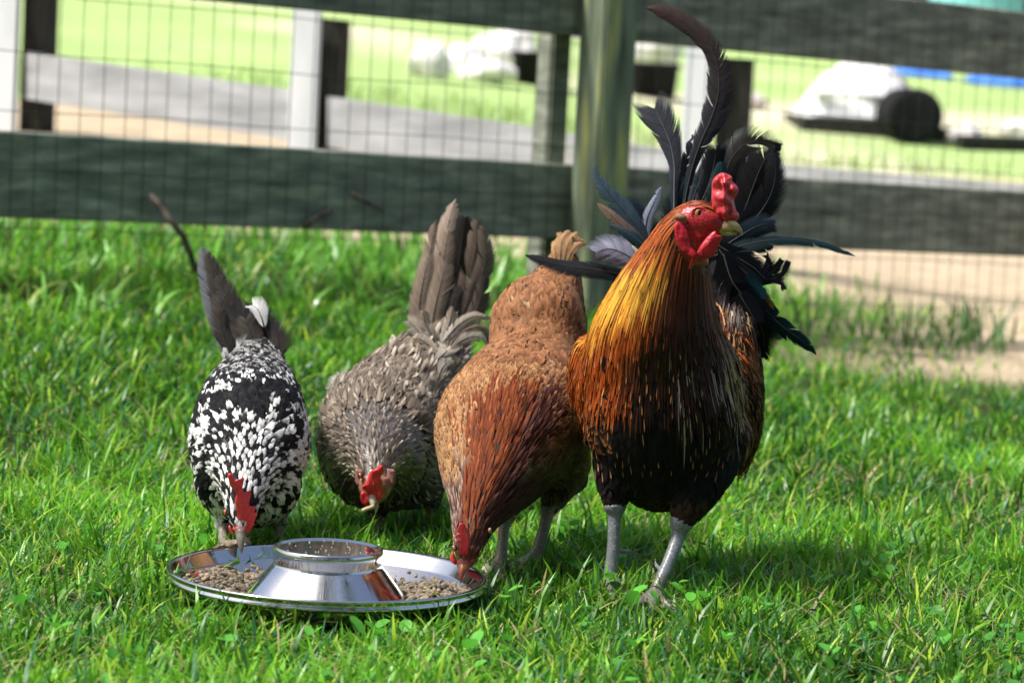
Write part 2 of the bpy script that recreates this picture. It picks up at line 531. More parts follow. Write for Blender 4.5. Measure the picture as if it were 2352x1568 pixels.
# ------------------------------------------------------------------ wood behind the camera (seen in the polished steel)
def treeline(label, y0, dy, half, top, n, blobs, spread, size, zbase=0.0):
    cl = rng.random((blobs, 3)) * np.array([2 * half, dy, top]) + np.array([-half, y0, zbase + .8])
    cl = cl[(cl[:, 2] > zbase + 2) | (rng.random(blobs) < .5)]
    c = cl[rng.integers(0, len(cl), n)] + rng.normal(0, 1, (n, 3)) * np.array([.95, .8, .75]) * spread
    c[:, 2] = np.maximum(c[:, 2], zbase + .1)
    a = rng.normal(0, 1, (n, 3)); a /= np.linalg.norm(a, axis=1, keepdims=True)
    b = np.cross(a, rng.normal(0, 1, (n, 3))); b /= np.linalg.norm(b, axis=1, keepdims=True)
    s = rng.uniform(.10, .26, (n, 1)) * size
    V = np.stack([c - a * s, c + b * s * .5, c + a * s, c - b * s * .5], 1).reshape(-1, 3)
    F = np.arange(n * 4).reshape(-1, 4)
    tx = np.linspace(-half, half, 16) + rng.normal(0, .6, 16)
    Vt, Ft = [], []
    for i, x in enumerate(tx):
        y = y0 + dy * .5 + rng.normal(0, 1.2); k = len(Vt)
        for z, r in ((zbase, .28), (zbase + top * .9, .12)):
            for q in range(6): Vt.append((x + r * math.cos(q * 1.047), y + r * math.sin(q * 1.047), z))
        for q in range(6): Ft.append((k + q, k + (q + 1) % 6, k + 6 + (q + 1) % 6, k + 6 + q))
    col = np.repeat(np.array([.05, .10, .025])[None] * rng.uniform(.5, 1.6, (n, 1)), 4, 0)
    V = np.vstack([V, Vt]); F = np.vstack([F, np.array(Ft) + n * 4]); col = np.vstack([col, np.full((len(Vt), 3), .04)])
    tag(mesh_np('treeline', V, F, blade_mat('tree_leaf', .3, .6, .2), col=col, smooth=False), label, 'trees', kind='stuff')
treeline('leafy wood standing behind the viewer', -13, 6, 17, 14, 24000, 170, 1, 1)
treeline('distant tall wood beyond the far side of the pasture', 64, 8, 50, 20, 26000, 420, 1.9, 3.0, 2.4)

def shade_tree():
    """the tree whose crown hangs over the viewer (mirrored in the dish)"""
    root = empty('tree', (2.6, -3.2, 0), 'leafy tree overhanging the viewer behind the lawn', 'tree')
    bm = bmesh.new()
    tube(bm, [(2.6, -3.2, 0), (2.5, -3.1, 2), (2.1, -2.6, 4.2), (1.4, -1.6, 5.6), (.4, -.2, 6.3)], [.24, .2, .16, .1, .04], 10)
    tube(bm, [(2.3, -2.9, 3.2), (2.9, -3.4, 5), (3.3, -3.6, 6.6)], [.13, .09, .03], 8)
    tube(bm, [(1.9, -2.2, 4.8), (.6, -2.0, 5.8), (-.6, -1.6, 6.4)], [.1, .07, .03], 8)
    bm_obj('trunk', bm, noise_mat('tree_bark', (.05, .04, .03), (.16, .13, .10), scale=12, stretch=(1, 1, .2), bump=.6), root)
    n = 7000
    cl = rng.random((60, 3)) * np.array([5.2, 5.6, 2.6]) + np.array([-1.3, -3.6, 5.0])
    c = cl[rng.integers(0, 60, n)] + rng.normal(0, .33, (n, 3))
    a = rng.normal(0, 1, (n, 3)); a /= np.linalg.norm(a, axis=1, keepdims=True)
    b = np.cross(a, rng.normal(0, 1, (n, 3))); b /= np.linalg.norm(b, axis=1, keepdims=True)
    s = rng.uniform(.05, .1, (n, 1))
    V = np.stack([c - a * s, c + b * s * .5, c + a * s, c - b * s * .5], 1).reshape(-1, 3)
    col = np.repeat(np.array([.05, .10, .025])[None] * rng.uniform(.5, 1.6, (n, 1)), 4, 0)
    mesh_np('crown', V, np.arange(n * 4).reshape(-1, 4), blade_mat('shade_leaf', .3, .5, .3), root, col=col, smooth=False)
shade_tree()

# ------------------------------------------------------------------ feeder
FC = Vector((P(752, 1312, 3.30).x, 3.30, .004))
FR = .187
steel = noise_mat('polished_steel', (.52, .53, .54), (.62, .62, .62), scale=3, rough=.055, metal=1, bump=.015, dist=.002)
# dull film and dust specks on the steel
_t = steel.node_tree; _b = _t.nodes['Principled BSDF']
_tc = nd(_t, 'ShaderNodeTexCoord')
_n1 = nd(_t, 'ShaderNodeTexNoise'); _n1.inputs['Scale'].default_value = 26; _n1.inputs['Detail'].default_value = 6; _n1.inputs['Roughness'].default_value = .7
_n2 = nd(_t, 'ShaderNodeTexNoise'); _n2.inputs['Scale'].default_value = 420; _n2.inputs['Detail'].default_value = 2
_t.links.new(_tc.outputs['Object'], _n1.inputs['Vector']); _t.links.new(_tc.outputs['Object'], _n2.inputs['Vector'])
_r1 = nd(_t, 'ShaderNodeMapRange'); _r1.inputs[1].default_value = .42; _r1.inputs[2].default_value = .75; _r1.inputs[3].default_value = .05; _r1.inputs[4].default_value = .26
_t.links.new(_n1.outputs['Fac'], _r1.inputs[0]); _t.links.new(_r1.outputs[0], _b.inputs['Roughness'])
_ge = nd(_t, 'ShaderNodeNewGeometry'); _sz = nd(_t, 'ShaderNodeSeparateXYZ'); _t.links.new(_ge.outputs['Normal'], _sz.inputs[0])
_up = nd(_t, 'ShaderNodeMapRange'); _up.inputs[1].default_value = .35; _up.inputs[2].default_value = 1.0; _up.inputs[3].default_value = .02; _up.inputs[4].default_value = .26
_t.links.new(_sz.outputs[2], _up.inputs[0])
_r2 = nd(_t, 'ShaderNodeMapRange'); _r2.inputs[1].default_value = .52; _r2.inputs[2].default_value = .66
_t.links.new(_n2.outputs['Fac'], _r2.inputs[0])
_mu = nd(_t, 'ShaderNodeMath', operation='MULTIPLY_ADD'); _mu.inputs[1].default_value = .35; _t.links.new(_r2.outputs[0], _mu.inputs[0]); _t.links.new(_up.outputs[0], _mu.inputs[2])
_m2 = nd(_t, 'ShaderNodeMath', operation='MULTIPLY'); _t.links.new(_mu.outputs[0], _m2.inputs[0]); _t.links.new(_up.outputs[0], _m2.inputs[1])
_m3 = nd(_t, 'ShaderNodeMath', operation='MULTIPLY'); _m3.inputs[1].default_value = 2.2; _m3.use_clamp = True; _t.links.new(_m2.outputs[0], _m3.inputs[0])
_df = nd(_t, 'ShaderNodeBsdfDiffuse'); _df.inputs[0].default_value = (.045, .04, .034, 1)
_mx = nd(_t, 'ShaderNodeMixShader'); _t.links.new(_m3.outputs[0], _mx.inputs[0]); _t.links.new(_b.outputs[0], _mx.inputs[1]); _t.links.new(_df.outputs[0], _mx.inputs[2])
_t.links.new(_mx.outputs[0], _t.nodes['Material Output'].inputs[0])
feeder = empty('feeder', FC, 'round stainless steel feed dish with raised centre in the grass', 'feeder')
bm = bmesh.new()
lathe(bm, [(.080, .0105), (.105, .0095), (.150, .011), (.172, .026), (.182, .041), (.1865, .0428), (.1885, .0405), (.1865, .0385), (.1845, .037), (.1850, .0345), (.1870, .0325), (.1865, .0305), (.182, .0285), (.171, .012), (.150, .002), (.080, .002)], FC, 128)
bm_obj('dish', bm, steel, feeder)
bm = bmesh.new()
lathe(bm, [(0, .0692), (.057, .0692), (.0598, .0706), (.0618, .0713), (.0636, .0708), (.0645, .0692), (.0645, .064), (.0635, .052), (.0645, .049), (.069, .044), (.093, .016), (.096, .0115), (.100, .0102)], FC, 128)
bm_obj('raised_centre', bm, steel, feeder)

def pellets():
    """one heap of feed on either side of the raised centre"""
    bm = bmesh.new(); bmesh.ops.create_icosphere(bm, subdivisions=2, radius=1)
    bv = np.array([v.co for v in bm.verts]); bf = np.array([[v.index for v in f.verts] for f in bm.faces]); bm.free()
    V, F, C = [], [], []
    pal = np.array([[.30, .23, .15], [.22, .17, .115], [.36, .29, .20], [.16, .125, .085], [.40, .30, .18], [.26, .22, .16]])
    k = 0
    for side in (math.pi, 0.0):
        n = 1700
        for i in range(n):
            a = side + rng.normal(0, .5) + (.12 if side else -.1)
            r = rng.normal(.132, .019)
            if not .098 < r < .17: continue
            heap = math.exp(-((a - side) / .55) ** 2) * math.exp(-((r - .13) / .026) ** 2)
            bed = .010 + (max(0, r - .150) ** 1.3) * 1.6
            z = bed + .003 + rng.random() * .024 * heap
            s = rng.uniform(.0018, .0034)
            if i % 9 == 0:
                a = rng.uniform(0, 6.3); r = rng.uniform(.10, .172); z = .0115 + (max(0, r - .150) ** 1.3) * 1.6; s *= .6
            sc = np.array([s * rng.uniform(1.2, 2.0), s, s * rng.uniform(.75, 1)])
            q = np.array(Matrix.Rotation(rng.uniform(0, 6.3), 3, 'Z') @ Matrix.Rotation(rng.normal(0, .5), 3, 'Y'))
            lump = 1 + .16 * np.sin(bv @ rng.normal(0, 3, 3) + rng.random() * 6)
            v = (bv * lump[:, None] * sc) @ q.T + np.array([FC.x + r * math.cos(a), FC.y + r * math.sin(a), FC.z + z])
            V.append(v); F.append(bf + k); k += len(bv)
            C.append(np.repeat((pal[rng.integers(6)] * rng.uniform(.45, .85))[None], len(bv), 0))
    for i in range(40):      # crumbs and dust on top of the raised centre
        r = .055 * math.sqrt(rng.random()); a = rng.uniform(0, 6.3); q_ = rng.uniform(.0003, .0008)
        V.append(bv * q_ + np.array([FC.x + r * math.cos(a), FC.y + r * math.sin(a), FC.z + .0692 + q_ * .6])); F.append(bf + k); k += len(bv)
        C.append(np.repeat(np.array([[.5, .45, .36]]), len(bv), 0))
    m, nt, b = mat_new('feed')
    at = nd(nt, 'ShaderNodeAttribute', attribute_name='col')
    nt.links.new(at.outputs['Color'], b.inputs['Base Color']); b.inputs['Roughness'].default_value = .8
    tag(mesh_np('feed_pellets', np.concatenate(V), np.concatenate(F), m, col=np.concatenate(C)), 'heaps of brown feed pellets lying in the steel dish', 'feed', kind='stuff')
pellets()

# ------------------------------------------------------------------ grass
def blades(name, x, y, z, L, W, lean, curl, base_col, tip_col, mat, seg=4, az=None, face=None):
    n = len(x)
    az = rng.uniform(0, 2 * math.pi, n) if az is None else az
    fa = az + math.pi / 2 + rng.normal(0, .35, n) if face is None else face
    t = np.linspace(0, 1, seg + 1)
    V = np.zeros((n, seg + 1, 2, 3)); C = np.zeros((n, seg + 1, 2, 3))
    for j, tt in enumerate(t):
        h = L * (lean * tt + curl * tt ** 2.2)
        ang = np.clip(lean + curl * tt, 0, 1.35)
        up = L * (tt - .32 * (lean + curl) ** 2 * tt ** 2)
        cx = x + np.cos(az) * h; cy = y + np.sin(az) * h; cz = z + np.maximum(up, .003)
        w = W * (1.0 if tt == 0 else (1.15 - .25 * tt) if tt < .7 else max(0.06, (1 - tt) / .3 * .975)) * .5
        for s, sg in ((0, -1), (1, 1)):
            V[:, j, s, 0] = cx + np.cos(fa) * w * sg
            V[:, j, s, 1] = cy + np.sin(fa) * w * sg
            V[:, j, s, 2] = cz
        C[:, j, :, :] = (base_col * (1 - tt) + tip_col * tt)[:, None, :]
    i = np.arange(n)[:, None] * (2 * (seg + 1)) + np.arange(seg)[None] * 2
    F = np.stack([i, i + 1, i + 3, i + 2], -1).reshape(-1, 4)
    return V.reshape(-1, 3), F, C.reshape(-1, 3)

def merge(parts):
    V, F, C, k = [], [], [], 0
    for v, f, c in parts:
        V.append(v); F.append(f + k); C.append(c); k += len(v)
    return np.concatenate(V), np.concatenate(F), np.concatenate(C)

grass_m = blade_mat('grass_blade', .42, .36, .38)

def fieldnoise(x, y, s, seed):
    return np.array([noise.noise(Vector((a * s, b * s, seed))) for a, b in zip(x, y)])

def scatter(n, y0, y1, marg=.25):
    y = y0 + (y1 - y0) * rng.random(n)
    half = (y * 1176 / FPX) * 1.12 + marg
    keep = rng.random(n) < half / half.max()
    y = y[keep]; half = half[keep]
    x = (rng.random(len(y)) * 2 - 1) * half
    return x, y

def lawn():
    parts = []
    for (n, y0, y1) in ((175000, 2.55, 4.2), (80000, 4.2, 6.2), (26000, 6.2, 8.4)):
        x, y = scatter(n, y0, y1)
        clump = fieldnoise(x, y, 9, 1.7)
        keep = (rng.random(len(x)) < .62 + .75 * clump)
        rr = np.hypot(x - FC.x, y - FC.y)
        keep &= rr > FR - .012
        d = fence_d(x, y)
        right = sm(.2, 1.2, x - .12 * (y - 6))
        # bare sandy strip on the right near the fence, grass everywhere on the left
        dn = d + .35 * fieldnoise(x, y, 1.6, 4.0)
        keep &= (rng.random(len(x)) > sm(-1.75, -.8, dn) * right * .97)
        keep &= (d < .9)
        bp = on_ground(30, 685, lo=4.0)
        bare = np.exp(-((x - bp.x) / .16) ** 2 - ((y - bp.y) / .28) ** 2)
        keep &= rng.random(len(x)) > bare * .85
        x, y = x[keep], y[keep]; d = d[keep]; clump = clump[keep]
        n = len(x)
        L = rng.gamma(8, .0039, n) * (1 + .45 * clump) * np.where(y < 4.2, 1, 1.1)
        L *= np.where(np.hypot(x - FC.x, y - FC.y) < FR + .035, .85, 1)
        # longer uncut grass along the fence line on the left
        L *= 1 + .45 * sm(-.35, .1, d)
        W = rng.uniform(.0020, .0047, n) * np.where(y > 4.2, 1.25, 1)
        lean = np.abs(rng.normal(.32, .36, n)); curl = np.abs(rng.normal(.34, .28, n))
        lean = np.minimum(lean, 1.0); curl = np.minimum(curl, .8)
        mix = rng.random(n); pn = fieldnoise(x, y, 2.2, 7.7)
        tone = np.clip(.5 + .9 * pn + rng.normal(0, .28, n), 0, 1)[:, None]
        dark = np.array([.034, .145, .009]); lite = np.array([.21, .55, .034]); yel = np.array([.42, .64, .06]); blue = np.array([.07, .25, .10])
        c = dark + (lite - dark) * tone
        c = np.where((mix > .89)[:, None], yel, c); c = np.where((mix < .12)[:, None], blue, c)
        dry = (rng.random(n) < .014)
        c = np.where(dry[:, None], np.array([.46, .38, .18]), c)
        c *= rng.uniform(.8, 1.2, n)[:, None]
        parts.append(blades('g', x, y, gz(x, y) - .003, L, W, lean, curl, c * np.array([.6, .62, .6]), c * np.array([1.15, 1.1, 1.0]), grass_m))  # blade feet darkened: the shade between blades put into the colour
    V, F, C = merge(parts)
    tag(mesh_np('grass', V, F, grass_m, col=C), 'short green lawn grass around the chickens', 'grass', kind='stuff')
lawn()

def thatch():
    """dead straw-coloured blades lying low in the lawn"""
    x, y = scatter(5000, 2.6, 4.6)
    rr = np.hypot(x - FC.x, y - FC.y); k = rr > FR; x, y = x[k], y[k]; n = len(x)
    c = np.array([.30, .27, .13]) * rng.uniform(.4, 1.2, n)[:, None]
    v = blades('t', x, y, gz(x, y) + rng.uniform(.0, .010, n), rng.uniform(.02, .06, n), rng.uniform(.0012, .003, n), rng.uniform(.9, 1.3, n), rng.uniform(0, .3, n), c, c, None)
    tag(mesh_np('dry_thatch', v[0], v[1], blade_mat('thatch', .2, .7, .2), col=v[2]), 'dry straw-coloured thatch lying low between the green blades', 'thatch', kind='stuff')
thatch()

def weeds():
    parts = []
    # long glossy blades flopping over under the fence at the left
    n = 260
    px = rng.uniform(-60, 1150, n); x = np.array([F1(p, 600).x for p in px]); yb = np.array([F1(p, 600).y for p in px])
    y = yb - rng.uniform(-.25, .55, n)
    c = np.array([.22, .50, .09]) * rng.uniform(.6, 1.4, n)[:, None]
    c = np.where((rng.random(n) < .3)[:, None], np.array([.36, .48, .10]), c)
    parts.append(blades('w', x, y, gz(x, y), rng.uniform(.05, .12, n), rng.uniform(.005, .010, n), rng.uniform(.1, .6, n), rng.uniform(.3, .9, n), c, c, None, seg=7))
    n = 144
    px = np.concatenate([rng.normal(2190, 45, 60), rng.normal(2060, 25, 24), rng.uniform(1780, 2420, 60)])
    x = np.array([F1(p, 700).x for p in px]); y = np.array([F1(p, 700).y for p in px]) - rng.uniform(.02, .5, n)
    c = np.array([.07, .17, .04]) * rng.uniform(.6, 1.5, n)[:, None]
    parts.append(blades('w', x, y, gz(x, y), rng.uniform(.06, .17, n), rng.uniform(.004, .008, n), rng.uniform(.05, .4, n), rng.uniform(.1, .6, n), c, c * 1.2, None, seg=6))
    V, F, C = merge(parts)
    tag(mesh_np('weeds', V, F, blade_mat("weed_blade", .3, .32, .6), col=C), 'long glossy weeds growing along the foot of the board fence', 'weeds', kind='stuff')
    # grass beyond the fence
    n = 26000
    x = rng.uniform(-3.2, 4.2, n); y = rng.uniform(5.2, 15, n); d = fence_d(x, y)
    left = 1 - sm(.0, .9, x - .12 * (y - 6))
    k = ((d > .0) & (d < 1.2) & (rng.random(n) < left)) | ((d > 5.0) & (d < 6.8) & (rng.random(n) < .55))
    x, y, d = x[k], y[k], d[k]; n = len(x)
    c = np.where((d < 2)[:, None], np.array([.16, .42, .05]), np.array([.36, .49, .17])) * rng.uniform(.7, 1.25, n)[:, None]
    v = blades('p', x, y, gz(x, y), rng.uniform(.05, .13, n), rng.uniform(.006, .012, n), rng.uniform(.1, .5, n), rng.uniform(.1, .6, n), c, c, None, seg=3)
    tag(mesh_np('pasture_grass', v[0], v[1], grass_m, col=v[2]), 'bright pasture grass beyond the board fence', 'grass', kind='stuff')
weeds()

def clover():
    """low broad-leaved weeds mixed into the lawn in front"""
    V, F, C, k = [], [], [], 0
    x, y = scatter(430, 2.62, 3.9)
    spots = [(P(1400, 1322, 3.42), .011), (P(1455, 1350, 3.33), .013), (P(1330, 1300, 3.5), .015), (P(845, 1350, 3.06), .015), (P(870, 1372, 3.05), .011), (P(1760, 1390, 3.3), .013), (P(1620, 1350, 3.35), .011), (P(1585, 1385, 3.3), .010), (P(1980, 1490, 3.1), .012), (P(1075, 1500, 3.0), .014), (P(2040, 1215, 3.7), .012)]
    pts = [(a, b, float(rng.uniform(.016, .04)), float(rng.uniform(.004, .009))) for a, b in zip(x, y) if math.hypot(a - FC.x, b - FC.y) > FR + .01]
    pts += [(s.x, s.y, .034, r * .78) for s, r in spots]
    for (a, b, h, r) in pts:
        z0 = float(gz(a, b)); nl = int(rng.integers(1, 4)); a0 = rng.uniform(0, 6.3)
        col = np.array([.10, .36, .04]) * rng.uniform(.7, 1.5)
        for q in range(nl):
            th = a0 + q * 2.1
            c = np.array([a + math.cos(th) * r * .95, b + math.sin(th) * r * .95, z0 + h + rng.uniform(-.004, .006)])
            tilt = Matrix.Rotation(rng.normal(.5, .3), 3, Vector((math.sin(th), -math.cos(th), 0))) @ Matrix.Rotation(th, 3, 'Z')
            M3 = np.array(tilt)
            n = 12
            ring = [(0, 0, 0)] + [(math.cos(2 * math.pi * i / n) * r * (1.1 - .12 * (i == 0)), math.sin(2 * math.pi * i / n) * r * .85, .18 * r * (1 - abs(math.cos(math.pi * i / n * 2)))) for i in range(n)]
            v = np.array(ring) @ M3.T + c
            f = [(0, 1 + i, 1 + (i + 1) % n) for i in range(n)]
            st = np.array([[a - .0006, b, z0], [a + .0006, b, z0], c.tolist()])
            V += [v, st]; F += [np.array(f) + k, np.array([[0, 1, 2]]) + k + len(v)]
            C += [np.repeat(col[None], len(v), 0), np.repeat(col[None] * .8, 3, 0)]
            k += len(v) + 3
    tag(mesh_np('clover', np.concatenate(V), np.concatenate(F), blade_mat('clover_leaf', .4, .35, .45), col=np.concatenate(C)), 'small round clover leaves scattered through the front lawn', 'clover', kind='stuff')
clover()

# sticks leaning on the near fence's mesh
bark = noise_mat('bark', (.05, .04, .03), (.17, .14, .11), scale=40, rough=.9, stretch=(1, 1, .3), bump=.5)
def stick(pts, rad, label, name='stick'):
    bm = bmesh.new()
    w = [F1(x, y, o) for x, y, o in pts]
    tube(bm, w, [rad * f for f in np.linspace(1, .75, len(w))], 8)
    tag(bm_obj(name, bm, bark), label, 'stick', 'dead sticks at the fence')
stick([(342, 448, .02), (365, 470, .03), (385, 498, .05), (405, 522, .07), (422, 545, .07), (438, 585, .06), (450, 620, .05), (457, 650, .05)], .0085, 'dark stick leaning on the fence mesh above the spotted hen')
stick([(808, 446, .018), (838, 462, .018), (880, 484, .02)], .006, 'thin pale stick caught in the mesh left of the grey tail')
stick([(700, 522, .02), (725, 500, .02), (762, 484, .02)], .009, 'short brown stick caught in the mesh at the board edge')

# ------------------------------------------------------------------ birds: tools
def project(p):
    d = Vector(p) - CAM
    w = d.dot(FWD)
    return 1176 + FPX * d.dot(RIGHT) / w, 784 - FPX * d.dot(UP) / w

def catmull(A, n=8):
    A = np.asarray(A, float)
    Q = np.vstack([2 * A[0] - A[1], A, 2 * A[-1] - A[-2]])
    out = []
    for i in range(1, len(Q) - 2):
        for t in np.linspace(0, 1, n, endpoint=False):
            a, b, c, d = Q[i - 1], Q[i], Q[i + 1], Q[i + 2]
            out.append(.5 * (2 * b + (c - a) * t + (2 * a - 5 * b + 4 * c - d) * t * t + (3 * b - a - 3 * c + d) * t ** 3))
    out.append(A[-1])
    return np.array(out)

class Chain:
    """tube through picture points (px, py, depth, half width px, half height px)"""
    def __init__(self, pts, n=7, side=(1, 0, 0)):
        rows = []
        for q in pts:
            px, py, Y, a = q[:4]; b = q[4] if len(q) > 4 else a
            w = P(px, py, Y); k = Y / FPX
            rows.append((w.x, w.y, w.z, a * k, b * k))
        d = catmull(rows, n)
        self.p = d[:, :3]; self.a = np.maximum(d[:, 3], .0008); self.b = np.maximum(d[:, 4], .0008)
        t = np.gradient(self.p, axis=0); self.t = t / np.linalg.norm(t, axis=1, keepdims=True)
        self.side = np.array(side, float)
    def shell(self, bm, n=20):
        rings = []
        L = len(self.p)
        seq = []
        for ang in (80, 55, 28):
            e = R(ang); seq.append((self.p[0] - self.t[0] * self.b[0] * math.sin(e) * .8, self.a[0] * math.cos(e), self.b[0] * math.cos(e), self.t[0]))
        for i in range(L): seq.append((self.p[i], self.a[i], self.b[i], self.t[i]))
        for ang in (28, 55, 80):
            e = R(ang); seq.append((self.p[-1] + self.t[-1] * self.b[-1] * math.sin(e) * .8, self.a[-1] * math.cos(e), self.b[-1] * math.cos(e), self.t[-1]))
        for c, a, b, t in seq:
            s = self.side - t * self.side.dot(t)
            if np.linalg.norm(s) < .2:
                s = np.array([0, 1, 0.]) - t * t[1]
            s /= np.linalg.norm(s); u = np.cross(s, t)
            rings.append([bm.verts.new(c + s * a * math.cos(2 * math.pi * k / n) + u * b * math.sin(2 * math.pi * k / n)) for k in range(n)])
        for r1, r2 in zip(rings, rings[1:]):
            for k in range(n): bm.faces.new((r1[k], r1[(k + 1) % n], r2[(k + 1) % n], r2[k]))
        bm.faces.new(rings[0][::-1]); bm.faces.new(rings[-1])

def fuse(chains, voxel, smooth=6):
    """one continuous skin round all the chains"""
    bm = bmesh.new()
    for c in chains: c.shell(bm)
    bmesh.ops.recalc_face_normals(bm, faces=bm.faces)
    me = bpy.data.meshes.new('tmp'); bm.to_mesh(me); bm.free()
    o = bpy.data.objects.new('tmp', me); COL.objects.link(o)
    r = o.modifiers.new('r', 'REMESH'); r.mode = 'VOXEL'; r.voxel_size = voxel
    s = o.modifiers.new('s', 'SMOOTH'); s.iterations = smooth; s.factor = .5
    dg = bpy.context.evaluated_depsgraph_get()
    out = bpy.data.meshes.new_from_object(o.evaluated_get(dg))
    bpy.data.objects.remove(o); bpy.data.meshes.remove(me)
    return out

def mesh_arrays(me):
    V = np.zeros(len(me.vertices) * 3, np.float32); me.vertices.foreach_get('co', V); V = V.reshape(-1, 3)
    me.calc_loop_triangles()
    T = np.zeros(len(me.loop_triangles) * 3, np.int32); me.loop_triangles.foreach_get('vertices', T); T = T.reshape(-1, 3)
    N = np.zeros(len(me.vertices) * 3, np.float32); me.vertices.foreach_get('normal', N); N = N.reshape(-1, 3)
    return V, T, N

class Skin:
    """the surface the feathers grow on"""
    def __init__(self, chains, flows):
        me = fuse(chains, .0045, 4)
        self.V, self.T, self.N = mesh_arrays(me)
        bpy.data.meshes.remove(me)
        self.bvh = BVHTree.FromPolygons([Vector(v) for v in self.V], self.T.tolist())
        self.cp = np.concatenate([c.p for c in flows]); self.ct = np.concatenate([c.t for c in flows]); self.cr = np.concatenate([(c.a + c.b) / 2 for c in flows])
        self.down = .12
    def flow(self, p):
        d = np.linalg.norm(self.cp - p, axis=1) / (self.cr + .012)
        w = 1 / (d ** 6 + 1e-4)
        t = (self.ct * w[:, None]).sum(0)
        t /= np.linalg.norm(t) + 1e-9
        t[2] -= self.down
        return t
    def samples(self, dist, n=60000):
        A, B, C = (self.V[self.T[:, i]] for i in range(3))
        ar = np.linalg.norm(np.cross(B - A, C - A), axis=1); ar /= ar.sum()
        k = rng.choice(len(ar), n, p=ar)
        r1, r2 = np.sqrt(rng.random(n)), rng.random(n)
        w = np.stack([1 - r1, r1 * (1 - r2), r1 * r2], 1)
        pts = A[k] * w[:, :1] + B[k] * w[:, 1:2] + C[k] * w[:, 2:]
        nr = self.N[self.T[k, 0]] * w[:, :1] + self.N[self.T[k, 1]] * w[:, 1:2] + self.N[self.T[k, 2]] * w[:, 2:]
        grid = {}; keep = []
        dist2 = dist * dist
        cells = np.floor(pts / dist).astype(int)
        for i in range(n):
            c = tuple(cells[i]); ok = True
            for dx in (-1, 0, 1):
                for dy in (-1, 0, 1):
                    for dz in (-1, 0, 1):
                        for j in grid.get((c[0] + dx, c[1] + dy, c[2] + dz), ()):
                            q = pts[i] - pts[j]
                            if q[0] * q[0] + q[1] * q[1] + q[2] * q[2] < dist2: ok = False; break
                        if not ok: break
                    if not ok: break
                if not ok: break
            if ok:
                grid.setdefault(c, []).append(i); keep.append(i)
        return pts[keep], nr[keep]

def feathers(name, root, mat, skin, dist, spec, K=5, C=5, pointed=False, sink=.002, label=None):
    """small feathers laid along the skin. spec(p, n, px, py) -> dict or None"""
    pts, nrm = skin.samples(dist)
    us = np.linspace(-1, 1, C); vs = np.linspace(0, 1, K + 1)
    V, Cc, UV, nf_ = [], [], [], 0
    if pointed:
        prof = (0.45 + .55 * sm(0, .3, vs)) * np.clip(1 - vs, 0, 1) ** .55 + .02
    else:
        prof = (0.5 + .5 * sm(0, .4, vs)) * np.sqrt(np.clip(1 - np.clip((vs - .55) / .45, 0, 1) ** 2.4, 0, 1)); prof[-1] = .42
    for p, n in zip(pts, nrm):
        px, py = project(p)
        s = spec(p, n, px, py)
        if s is None: continue
        L, W = s['L'], s['W']
        d = skin.flow(p) + rng.normal(0, s.get('jit', .12), 3)
        q = Vector(p); nn = Vector(n)
        pos, nor, tan = [], [], []
        step = L / K
        dv = Vector(d)
        lift = s.get('lift', .1); base = -sink
        free = s.get('free', 2.0)      # beyond this share of the length the feather leaves the skin
        for k in range(K + 1):
            t = k / K
            dv = dv - nn * dv.dot(nn)
            if dv.length < 1e-6: dv = Vector((0, 0, -1))
            dv.normalize()
            pos.append(q + nn * (base + L * lift * t ** s.get('lp', 1.0))); nor.append(nn.copy()); tan.append(dv.copy())
            if k == K: break
            nq = q + dv * step
            if t < free:
                hit = skin.bvh.find_nearest(nq)
                q, n2 = hit[0], hit[1]
                nn = (nn * .35 + n2 * .65).normalized()
                f = Vector(skin.flow(np.array(q)))
                dv = dv * .62 + f * .38 + Vector((0, 0, -s.get('droop', 0)))
            else:
                q = nq
                dv = dv + Vector((0, 0, -s.get('droop', .1)))
        tw = rng.normal(0, s.get('twist', .18))
        rowsV = np.zeros((K + 1, C, 3))
        jag = rng.normal(0, s.get('jag', .05), C) * L
        for k in range(K + 1):
            sd = tan[k].cross(nor[k]); sd.normalize()
            up = nor[k]
            sd2 = np.array(sd * math.cos(tw) + up * math.sin(tw)); up_ = np.array(up); po = np.array(pos[k]); ta = np.array(tan[k])
            w = W * .5 * prof[k]
            for c in range(C):
                rowsV[k, c] = po + sd2 * w * us[c] - up_ * (w * s.get('camber', .22) * us[c] ** 2)
                if k == K: rowsV[k, c] += ta * (jag[c] - L * .10 * us[c] ** 2)
        V.append(rowsV.reshape(-1, 3))
        b = np.array(s['base']); tp = np.array(s.get('tip', s['base']))
        m = sm(s.get('t0', .5), s.get('t1', .9), vs[:, None] + s.get('edge', 0) * us[None] ** 2 + rng.normal(0, .05, (K + 1, C)))
        col = b + (tp - b) * m[..., None]
        if 'shaft' in s:
            sh = np.array(s['shaft']); col[:, C // 2] = col[:, C // 2] * .35 + sh * .65
        if 'field' in s:
            col = np.array([s['field'](*project(q_)) for q_ in pos])[:, None, :] * np.ones((1, C, 1)) * s.get('tone', 1.0)
        col = col * rng.uniform(.82, 1.18)
        Cc.append(col.reshape(-1, 3))
        off = rng.integers(0, 400)
        UV.append(np.stack([np.repeat(((us + 1) / 2)[None], K + 1, 0), np.repeat(vs[:, None], C, 1) * (L / .03) + off], -1).reshape(-1, 2))
        nf_ += 1
    if not nf_: return None
    i = np.arange(K)[:, None] * C + np.arange(C - 1)[None]
    f0 = np.stack([i, i + 1, i + C + 1, i + C], -1).reshape(-1, 4)
    F = (f0[None] + (np.arange(nf_) * (K + 1) * C)[:, None, None]).reshape(-1, 4)
    o = mesh_np(name, np.concatenate(V), F, mat, root, np.concatenate(UV), np.concatenate(Cc))
    if label: o['label'] = label
    return o

